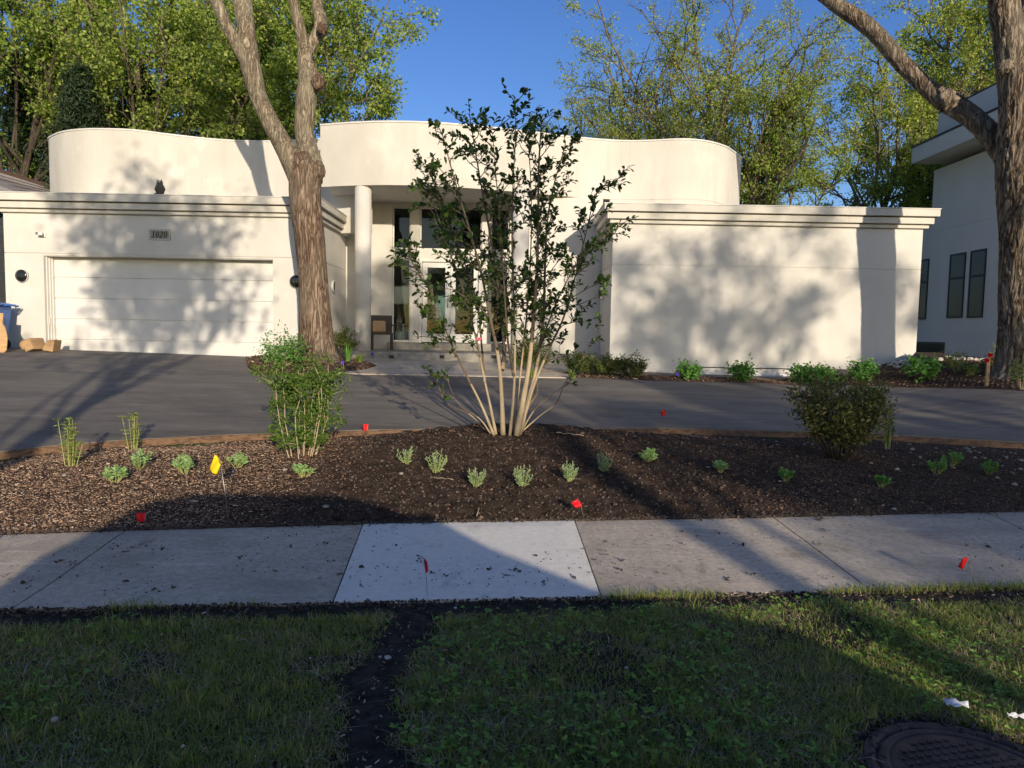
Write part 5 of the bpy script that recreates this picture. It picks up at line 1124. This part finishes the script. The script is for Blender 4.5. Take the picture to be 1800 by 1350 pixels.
t10b = copy_tree(t9, (XY(1800, 33), 33, .85), .7, 1.4, 'yellow green tree behind the top of the right trunk', BG)
t11 = bgt(1370, 34, 'hawthorn', 'low hazy grey green thicket tree above the wing roof', H=6.5, trunk_h=2.4, rad=.13, crown_c=(.0, 0, 4.2), crown_r=(2.4, 2.2, 2.0), nl=10, seed=425, lm='leaf_olive_far' if 'leaf_olive_far' in M else 'leaf_mid', bm='bark_far', nleaf=9000, lsize=.09, sp=.3, cfg=dict(kids=(0, 8, 6)), wid=.4)
t12 = bgt(1625, 29, 'dark_maple', 'dark leaved small tree against the grey house eave', H=7.6, trunk_h=3, rad=.13, crown_c=(0, 0, 5.6), crown_r=(1.4, 1.4, 2.4), nl=8, seed=426, lm='leaf_mid', bm='bark_dark', nleaf=5000, lsize=.13, sp=.16)

# ---- the two big trees in front, traced limb by limb, with real bark relief
def bark_fn(seed, amp):
    def f(p, a):
        v = Vector((p[0] * 15 + seed, p[1] * 15, p[2] * 2.6)); w_ = noise.noise(v) + .5 * noise.noise(v * 2.1)
        u_ = noise.noise(Vector((p[0] * 2.2 + seed, p[1] * 2.2, p[2] * 1.1)))
        return 1 + amp * (1 - abs(w_) * 2.2) * .5 + .05 * u_
    return f
def px_limb(q, Y, ctrl, n, sides, fn, dy=None, mi=0):
    """ctrl: (px, py, width px[, depth offset]) -> relief tube"""
    C = np.array([[*at(a[0], a[1], Y + (a[3] if len(a) > 3 else 0)), a[2] / 2 * (Y + (a[3] if len(a) > 3 else 0)) / F_PX] for a in ctrl])
    Q = []
    for i in range(len(C) - 1):
        p0, p1, p2, p3 = C[max(i - 1, 0)], C[i], C[i + 1], C[min(i + 2, len(C) - 1)]
        for t in np.linspace(0, 1, 12, endpoint=False): Q.append(.5 * ((2 * p1) + (-p0 + p2) * t + (2 * p0 - 5 * p1 + 4 * p2 - p3) * t * t + (-p0 + 3 * p1 - 3 * p2 + p3) * t ** 3))
    Q.append(C[-1]); Q = np.array(Q); d = np.r_[0, np.cumsum(np.linalg.norm(np.diff(Q[:, :3], axis=0), axis=1))]; s = np.linspace(0, d[-1], n)
    Q = np.stack([np.interp(s, d, Q[:, k]) for k in range(4)], 1); q.tube(Q[:, :3], Q[:, 3], sides, mi, True, fn); return Q
def top_growth(q, q2tips, Q, r, L, nkids, cfg):
    p = Q[-1, :3]; d = nrm(Q[-1, :3] - Q[-4, :3]); rad = Q[-1, 3]
    for i in range(nkids):
        s = nrm(r.normal(0, 1, 3)); nd = nrm(d + s * .55 + [0, 0, .25]); grow(q, p, nd, L * r.uniform(.7, 1.1), rad * .7, 1, r, cfg, q2tips)
YL = 14.0
bz = float(h(-3.85, YL))
lt = empty('big_left_tree', (at(556, 625, YL).x, YL, bz + .1), 'massive rough barked trunk forking into two limbs in front of the garage corner', 'tree')
q = MB(); f1 = bark_fn(3.1, .05); f2 = bark_fn(8.7, .05)
px_limb(q, YL, [(560, 668, 92), (559, 645, 80), (557, 625, 68), (556, 600, 60), (555, 560, 54), (553, 525, 50), (551, 490, 48), (547, 450, 49), (543, 410, 51), (538, 370, 51), (536, 340, 52), (536, 315, 53), (531, 292, 48), (526, 272, 36)], 200, 120, f1)
LL = px_limb(q, YL, [(532, 315, 46, .0), (515, 284, 40, .0), (495, 250, 33, .02), (481, 225, 31, .04), (466, 195, 29, .06), (454, 169, 29, .08), (446, 140, 31, .1), (441, 118, 33, .12), (437, 100, 28, .14)], 90, 64, f2, mi=1)
L1 = px_limb(q, YL, [(440, 118, 26, .1), (425, 92, 23, .05), (408, 62, 21, .0), (396, 40, 19, -.05), (385, 14, 20, -.1), (371, -16, 20, -.15), (352, -60, 19, -.2), (330, -110, 16, -.25)], 60, 30, f2, mi=1)
L2 = px_limb(q, YL, [(441, 120, 32, .14), (436, 85, 31, .2), (432, 45, 29, .3), (426, 5, 31, .4), (421, -40, 28, .5), (412, -100, 24, .6)], 60, 40, f2, mi=1)
RR = px_limb(q, YL, [(546, 318, 40, .05), (547, 290, 38, .1), (541, 262, 34, .12), (535, 232, 32, .15), (536, 200, 33, .15), (538, 172, 34, .15), (543, 145, 36, .15), (541, 125, 32, .15), (536, 105, 26, .15), (537, 84, 25, .15)], 90, 64, f2, mi=1)
R1 = px_limb(q, YL, [(537, 88, 22, .12), (531, 66, 19, .1), (525, 42, 18, .05), (519, 18, 17, 0), (512, -12, 16, -.05), (500, -60, 14, -.1)], 50, 28, f2, mi=1)
R2 = px_limb(q, YL, [(540, 92, 20, .18), (550, 74, 20, .2), (561, 55, 21, .25), (564, 34, 22, .3), (558, 14, 19, .35), (560, -14, 18, .4), (566, -60, 16, .5)], 50, 28, f2, mi=1)
for c_, rd in (((556, 300), .17), ((560, 144), .13), ((566, 50), .10), ((519, 385), .0)):     # burrs and knots
    if rd:
        P_ = at(*c_, YL - .02); V = []; 
        for i in range(17):
            th = math.pi * i / 16
            for k in range(26):
                a = 2 * math.pi * k / 26; d = Vector((math.sin(th) * math.cos(a), math.sin(th) * math.sin(a), math.cos(th))); w_ = 1 + .35 * noise.noise(d * 2.2 + P_) + .12 * noise.noise(d * 9 + P_); V.append(P_ + Vector((d.x, d.y, d.z * 1.2)) * rd * w_)
        q.add(V, [(i * 26 + k, i * 26 + (k + 1) % 26, (i + 1) * 26 + (k + 1) % 26, (i + 1) * 26 + k)[::-1] for i in range(16) for k in range(26)], 0, True)
tips = []; r = np.random.default_rng(7); cfgT = dict(levels=3, kids=(0, 5, 4), ang=(.4, .9), ratio=.5, lift=.25, wob=.35)
for Q, L, k in ((L1, 3.2, 3), (L2, 3.6, 3), (R1, 3.0, 3), (R2, 3.2, 3)): top_growth(q, tips, Q, r, L, k, cfgT)
tips = [t for t in tips if t[:, 2].min() > 9.0]
W_(q.build('trunk', [M['barkA'], M['barkA_up']], lt)); V, F = leaf_cloud(tips, 9000, .18, .11, r); 
zc_ = V.reshape(-1, 4, 3)[:, :, 2].min(1) > 8.9; V = V.reshape(-1, 4, 3)[zc_].reshape(-1, 3); F = F[:2 * zc_.sum()]; k_ = np.arange(len(V) // 4)[:, None] * 4; F = np.concatenate([k_ + [[0, 1, 2]], k_ + [[0, 2, 3]]], 1).reshape(-1, 3)
W_(np_mesh('crown', V, F, M['leaf_young'], lt))
YR = 12.6
rt_ = empty('big_right_tree', (at(1785, 655, YR).x, YR, wing_z(at(1785, 655, YR).x, YR) + .05), 'deeply furrowed trunk at the right edge with a limb reaching up left', 'tree')
q = MB(); f3 = bark_fn(15.3, .12)
px_limb(q, YR, [(1793, 690, 141), (1794, 668, 111), (1795, 650, 86), (1796, 620, 75), (1797, 580, 69), (1797, 520, 67), (1798, 460, 68), (1798, 400, 69), (1798, 340, 73), (1796, 290, 75), (1794, 250, 68), (1793, 210, 60), (1791, 170, 58), (1788, 130, 58), (1783, 95, 55), (1775, 60, 47), (1767, 20, 44), (1762, -20, 42), (1753, -80, 38), (1743, -140, 32)], 260, 130, f3)
RL = px_limb(q, YR, [(1788, 330, 42, 0.00), (1776, 290, 40, 0.27), (1757, 258, 37, 0.47), (1733, 228, 34, 0.65), (1706, 204, 33, 0.82), (1682, 188, 35, 0.98), (1662, 176, 34, 1.13), (1640, 162, 28, 1.28), (1618, 143, 26, 1.42), (1596, 122, 26, 1.56), (1572, 96, 25, 1.70), (1548, 68, 25, 1.84), (1524, 45, 26, 1.97), (1498, 26, 25, 2.10), (1472, 10, 22, 2.23), (1448, -8, 21, 2.35), (1420, -30, 19, 2.48), (1385, -62, 16, 2.60)], 150, 48, f3)
RU = px_limb(q, YR, [(1790, 130, 34, .1), (1797, 90, 34, .15), (1808, 40, 32, .2), (1818, -20, 30, .3), (1830, -80, 26, .4)], 50, 36, f3)
RT_ = px_limb(q, YR, [(1757, 0, 30), (1750, -60, 28), (1742, -120, 24)], 20, 24, f3)
for c_, rd in (((1765, 118), .12), ((1664, 176), .17), ((1655, 160), .07), ((1790, 250), .0)):
    if rd:
        P_ = at(*c_, YR - .28 if c_[0] < 1700 else YR - .1); V = []
        for i in range(17):
            th = math.pi * i / 16
            for k in range(26):
                a = 2 * math.pi * k / 26; d = Vector((math.sin(th) * math.cos(a), math.sin(th) * math.sin(a), math.cos(th))); w_ = 1 + .35 * noise.noise(d * 2.2 + P_) + .15 * noise.noise(d * 9 + P_); V.append(P_ + d * rd * w_)
        q.add(V, [(i * 26 + k, i * 26 + (k + 1) % 26, (i + 1) * 26 + (k + 1) % 26, (i + 1) * 26 + k)[::-1] for i in range(16) for k in range(26)], 0, True)
tips = []; r = np.random.default_rng(17)
for Q, L, k in ((RL, 2.6, 3), (RU, 3.4, 3), (RT_, 3.2, 3)): top_growth(q, tips, Q, r, L, k, cfgT)
tips = [t for t in tips if t[:, 2].min() > 8.3]
W_(q.build('trunk', M['barkB'], rt_)); V, F = leaf_cloud(tips, 8000, .18, .11, r); zc_ = V.reshape(-1, 4, 3)[:, :, 2].min(1) > 7.9; V = V.reshape(-1, 4, 3)[zc_].reshape(-1, 3); k_ = np.arange(len(V) // 4)[:, None] * 4; F = np.concatenate([k_ + [[0, 1, 2]], k_ + [[0, 2, 3]]], 1).reshape(-1, 3)
W_(np_mesh('crown', V, F, M['leaf_young'], rt_))

# ------------------------------------------------------------------ the magnolia
YM = bedp(888, 764)[1]
mg = empty('magnolia', bedp(888, 766), 'many stemmed young magnolia with dark leaves and pale bare lower stems', 'tree')
r = np.random.default_rng(2024); sm_ = YM / F_PX
ST = [ # control points px, py, depth offset; base width px
 ([(868, 765, 0), (846, 712, -.05), (820, 660, -.12), (797, 612, -.2), (775, 560, -.28), (752, 505, -.35), (730, 455, -.4)], 9),
 ([(862, 762, 0), (842, 735, -.1), (810, 715, -.2), (795, 690, -.25), (782, 655, -.3)], 5),
 ([(852, 755, .05), (825, 728, .1), (790, 712, .15), (775, 690, .2), (768, 660, .22)], 4),
 ([(872, 765, .05), (862, 715, .1), (850, 660, .18), (838, 600, .25), (822, 540, .3), (800, 470, .38), (775, 395, .45), (752, 330, .5)], 9),
 ([(884, 764, -.03), (882, 700, -.1), (876, 630, -.15), (862, 560, -.22), (846, 480, -.28), (824, 400, -.34), (800, 320, -.4), (778, 238, -.45)], 12),
 ([(883, 650, -.12), (886, 620, .0), (880, 540, .25), (868, 450, .3), (852, 360, .33), (838, 280, .36), (828, 220, .4)], 10),
 ([(896, 765, 0), (903, 690, 0), (905, 610, 0), (903, 520, 0), (900, 420, .02), (902, 320, .05), (906, 250, .08), (906, 182, .1)], 9),
 ([(908, 765, -.05), (920, 700, -.08), (930, 640, -.1), (938, 560, -.1), (944, 470, -.1), (946, 380, -.08), (947, 295, -.05), (952, 212, 0)], 15),
 ([(912, 764, .06), (930, 700, .12), (944, 640, .2), (955, 560, .25), (958, 470, .3), (962, 390, .35), (975, 320, .4), (992, 262, .45)], 12),
 ([(915, 762, -.04), (934, 690, -.1), (962, 620, -.16), (990, 560, -.22), (1010, 490, -.28), (1030, 410, -.32), (1048, 340, -.36), (1072, 328, -.4)], 9),
 ([(912, 764, .0), (926, 720, .1), (944, 690, .2), (942, 668, .2)], 12),
 ([(916, 760, 0), (940, 720, -.1), (975, 690, -.2), (1000, 672, -.28), (1014, 650, -.34)], 5),
 ([(918, 758, .05), (950, 730, .1), (978, 708, .18), (994, 672, .25), (1030, 620, .32), (1052, 572, .4)], 5),
 ([(938, 672, .15), (950, 610, .3), (975, 540, .5), (1010, 470, .6), (1048, 425, .7), (1082, 400, .75)], 7),
 ([(852, 672, .15), (846, 600, .35), (838, 530, .5), (812, 450, .6), (782, 370, .7), (758, 290, .75)], 7),
 ([(903, 660, -.02), (893, 600, -.25), (886, 500, -.45), (880, 410, -.5), (872, 310, -.5), (866, 235, -.5)], 8),
 ([(900, 765, .1), (912, 680, .25), (922, 590, .4), (930, 500, .5), (934, 400, .55), (932, 300, .6), (925, 222, .6)], 8),
 ([(926, 665, -.1), (942, 600, -.35), (965, 520, -.5), (985, 440, -.55), (1005, 360, -.6), (1022, 292, -.6)], 7),
]
q = MB(); LP = []; LD = []; LN = []; 
def mag_leaves(tip, d, k, rr):
    for m in range(k):
        a = m * 2.4 + rr.uniform(0, 1); s = nrm(rr.normal(0, 1, 3)); s = nrm(s - d * np.dot(s, d)); LP.append(tip - d * rr.uniform(0, .10) * (m > 0)); LD.append(nrm(d * rr.uniform(.2, .9) + s * rr.uniform(.5, 1) + [0, 0, .15])); LN.append(rr.normal(0, .4, 3) + [0, -.1, 1])
def mag_twig(p, d, L, rad, rr, lvl):
    n = 5; pts = limb_path(p, p + d * L, rr, .3, n, up=.04); q.tube(pts, np.linspace(rad, rad * .5, n), 5, 1, False); e_ = nrm(pts[-1] - pts[-2])
    mag_leaves(pts[-1], e_, rr.integers(5, 9), rr)
    for k in range(1, n - 1):
        if rr.uniform() < .55: mag_leaves(pts[k], nrm(pts[k + 1] - pts[k]), 2, rr)
    if lvl < 1 and L > .28:
        for k in range(rr.integers(1, 4)):
            j = rr.integers(1, n - 1); s = nrm(rr.normal(0, 1, 3)); nd = nrm(e_ + s * .8 + [0, 0, .25]); mag_twig(pts[j], nd, L * rr.uniform(.35, .6), rad * .6, rr, lvl + 1)
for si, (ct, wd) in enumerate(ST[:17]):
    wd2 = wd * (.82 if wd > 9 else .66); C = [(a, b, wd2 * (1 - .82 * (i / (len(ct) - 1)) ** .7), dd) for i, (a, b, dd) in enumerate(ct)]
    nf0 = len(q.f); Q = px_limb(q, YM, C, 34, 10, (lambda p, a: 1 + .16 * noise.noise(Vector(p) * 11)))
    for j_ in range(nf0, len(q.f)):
        if (j_ - nf0) // 10 > (0 if si in (5, 13, 14, 15, 17) else 9): q.m[j_] = 1  # upper stems take the dark twig bark; their shade is put into the colour
    cut = si == 10; small = wd <= 5
    if cut: continue
    H0 = Q[0, 2]
    for i in list(range(6, 34)) + list(range(9, 34, 3)):
        z = Q[i, 2] - H0; t = i / 33
        dens = .0 if z < .8 else (.7 if z < 1.2 else .88)
        if small: dens = .22 if t > .7 else (.05 if t > .4 else 0)
        if r.uniform() < dens:
            d = nrm(Q[i, :3] - Q[i - 1, :3]); out = np.array([Q[i, 0] - .0, (Q[i, 1] - YM), 0]); s = nrm(r.normal(0, 1, 3) * [1, 1, .4] + nrm(out + 1e-3) * .5); s = nrm(s - d * np.dot(s, d))
            mag_twig(Q[i, :3], nrm(d * .75 + s * r.uniform(.5, 1.0)), r.uniform(.22, .52) * (1 - .4 * t) * (.6 if small else 1), .006, r, 0 if not small else 1)
    mag_leaves(Q[-1, :3], nrm(Q[-1, :3] - Q[-3, :3]), 5 if small else 9, r); mag_leaves(Q[-2, :3], nrm(Q[-1, :3] - Q[-3, :3]), 1 if small else 5, r)
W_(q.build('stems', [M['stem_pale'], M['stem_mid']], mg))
def big_leaves(name, P, D, Nn, L, Wd, mt, parent, r):
    """seven-point folded, curved leaves"""
    P = np.array(P); D = np.array(D); Nn = np.array(Nn); n = len(P); D /= np.linalg.norm(D, axis=1)[:, None]; S_ = np.cross(D, Nn); S_ /= np.linalg.norm(S_, axis=1)[:, None] + 1e-9; N2 = np.cross(S_, D)
    L = L[:, None]; Wd = Wd[:, None]; cv = r.uniform(-.05, .25, n)[:, None]
    m = [P, P + D * L * .38 + N2 * L * .02, P + D * L * .74 - N2 * L * cv * .5, P + D * L - N2 * L * cv]
    up = .16; a1, a2 = m[1] + S_ * Wd * .40 + N2 * Wd * up, m[2] + S_ * Wd * .46 + N2 * Wd * up; b1, b2 = m[1] - S_ * Wd * .40 + N2 * Wd * up, m[2] - S_ * Wd * .46 + N2 * Wd * up
    V = np.stack([m[0], m[1], m[2], m[3], a1, a2, b1, b2], 1).reshape(-1, 3); b = np.arange(n)[:, None] * 8
    F = np.concatenate([b + [[0, 1, 4]], b + [[1, 5, 4]], b + [[1, 2, 5]], b + [[2, 3, 5]], b + [[0, 6, 1]], b + [[1, 6, 7]], b + [[1, 7, 2]], b + [[2, 7, 3]]], 1).reshape(-1, 3)
    return np_mesh(name, V, F, mt, parent, smooth=True)
n = len(LP); print('magnolia leaves', n)
W_(big_leaves('leaves', LP, LD, LN, r.uniform(.035, .092, n), r.uniform(.024, .052, n), M['leaf_mag'], mg, r))
# its pink blossom
bp_ = at(842, 599, YM - .15); q = MB(); P = []; D = []
for i in range(9): a = i * 2.4; D.append((math.cos(a) * .6, math.sin(a) * .6, 1 if i < 5 else .1)); P.append(tuple(bp_))
V, F = leafquads(np.array(P), np.array(D), r.normal(0, 1, (9, 3)), np.full(9, .045), np.full(9, .03)); W_(np_mesh('blossom', V, F, M['pink'], mg))

# ------------------------------------------------------------------ behind the camera: street trees and a parked car whose shade falls in the view
ST_G = 'street trees behind the photographer'
s1_ = tree('street_tree', (-1.65, -3.4, -.15), 'slim street tree behind the photographer, nearest the kerb', 11, 4.9, .13, (0, 0, 7.9), (2.3, 2.1, 2.6), 12, 501, 'leaf_mid', 'bark_dark', cfg=dict(kids=(0, 8, 6)), nleaf=4200, lsize=.19, sp=.20, group=ST_G)
def shade_tree(tx, tz, ty, yc, rad3, seed, nleaf, label, lsz=.16, lm='leaf_mid', kids=(0, 6, 5), nl=12):
    """street tree whose crown stands up-sun of the target (tx, ty, tz)"""
    k = ty - yc; X, Z = tx + SUN_R * k, tz + SUN_T * k
    return tree('street_tree', (X, yc, -.15), label, 12, Z - rad3[2] * .9, .16, (0, 0, Z + .15), rad3, nl, seed, lm, 'bark_dark', cfg=dict(kids=kids), nleaf=nleaf, lsize=lsz, sp=.16, group=ST_G)
shade_tree(4.7, 1.9, 15.6, -12, (4.2, 2.2, 2.2), 511, 6600, 'broad street tree across the road behind the photographer')
shade_tree(.1, 4.0, 9.0, -10.5, (1.8, 1.6, 1.5), 512, 4200, 'dense round street tree across the road, middle one')
shade_tree(4.2, .2, 9.0, -16, (3.3, 2.4, 1.3), 513, 9000, 'low wide street tree across the road behind the photographer')

shade_tree(4.6, .1, 5.3, -24, (2.3, 2.0, 1.2), 514, 4200, 'small loose street tree farthest across the road')
for i, x in enumerate((-34, -25, -16, -8, 1, 9, 18, 27, 36, 46)):
    copy_tree(t2 if i % 2 else t3, (x, -44 - 3 * (i % 3), -.15), i * 1.3, .66 if i % 2 else .60, 'tree %s in the row far across the road behind the photographer' % ('first second third fourth fifth sixth seventh eighth ninth tenth'.split()[i]), 'tree row across the road')
car = empty('parked_car', (1.05, -1.95, -.12), 'dark tall estate car parked at the kerb behind the photographer', 'car')
prof = [(-2.1, .35), (-2.12, .95), (-1.98, 1.3), (-1.75, 1.93), (-1.3, 2.02), (-.2, 2.02), (.15, 1.93), (.35, 1.82), (1.1, 1.42), (1.5, 1.37), (1.9, 1.28), (2.0, 1.1), (2.05, .75), (2.0, .35)]
q = MB(); n = len(prof)
def yy_(z): return .92 if z < 1.3 else .92 - (z - 1.3) * .28
V = [(x, -yy_(z), z) for x, z in prof] + [(x, yy_(z), z) for x, z in prof]
q.add(V, [tuple(range(n)), tuple(range(2 * n - 1, n - 1, -1))] + [(i, n + i, n + (i + 1) % n, (i + 1) % n) for i in range(n)]); q.build('body', M['carpaint'], car, bevel=.04)
for s in (-1, 1):
    for x0, x1, x2, x3 in ((-1.65, -.75, -.72, -1.5), (-.65, .25, .1, -.65), (.33, .95, .42, .2)):
        q = MB(); a, b = s * (yy_(1.38) + .006), s * (yy_(1.85) + .006); q.add([(x0, a, 1.38), (x1, a, 1.38), (x2, b, 1.85), (x3, b, 1.85)], [(0, 1, 2, 3)]); o = q.build('side_window', M['dark_glass'], car)
    for x in (-1.35, 1.3): q = MB(); q.lathe([(.1, -.1), (.33, -.11), (.36, -.06), (.36, .06), (.33, .11), (.1, .1)], (x, s * .82, .36), 28, axis='y'); w_ = q.build('wheel', M['tyre'], car); q = MB(); q.lathe([(.02, 0), (.22, 0), (.2, .012 * s)], (x, s * .925, .36), 20, axis='y'); q.build('rim', M['bright_metal'], w_)
    q = MB(); q.box(1.9, 2.03, s * .6 - .15, s * .6 + .15, .9, 1.05); q.build('headlight', M['glass'], car, bevel=.02)
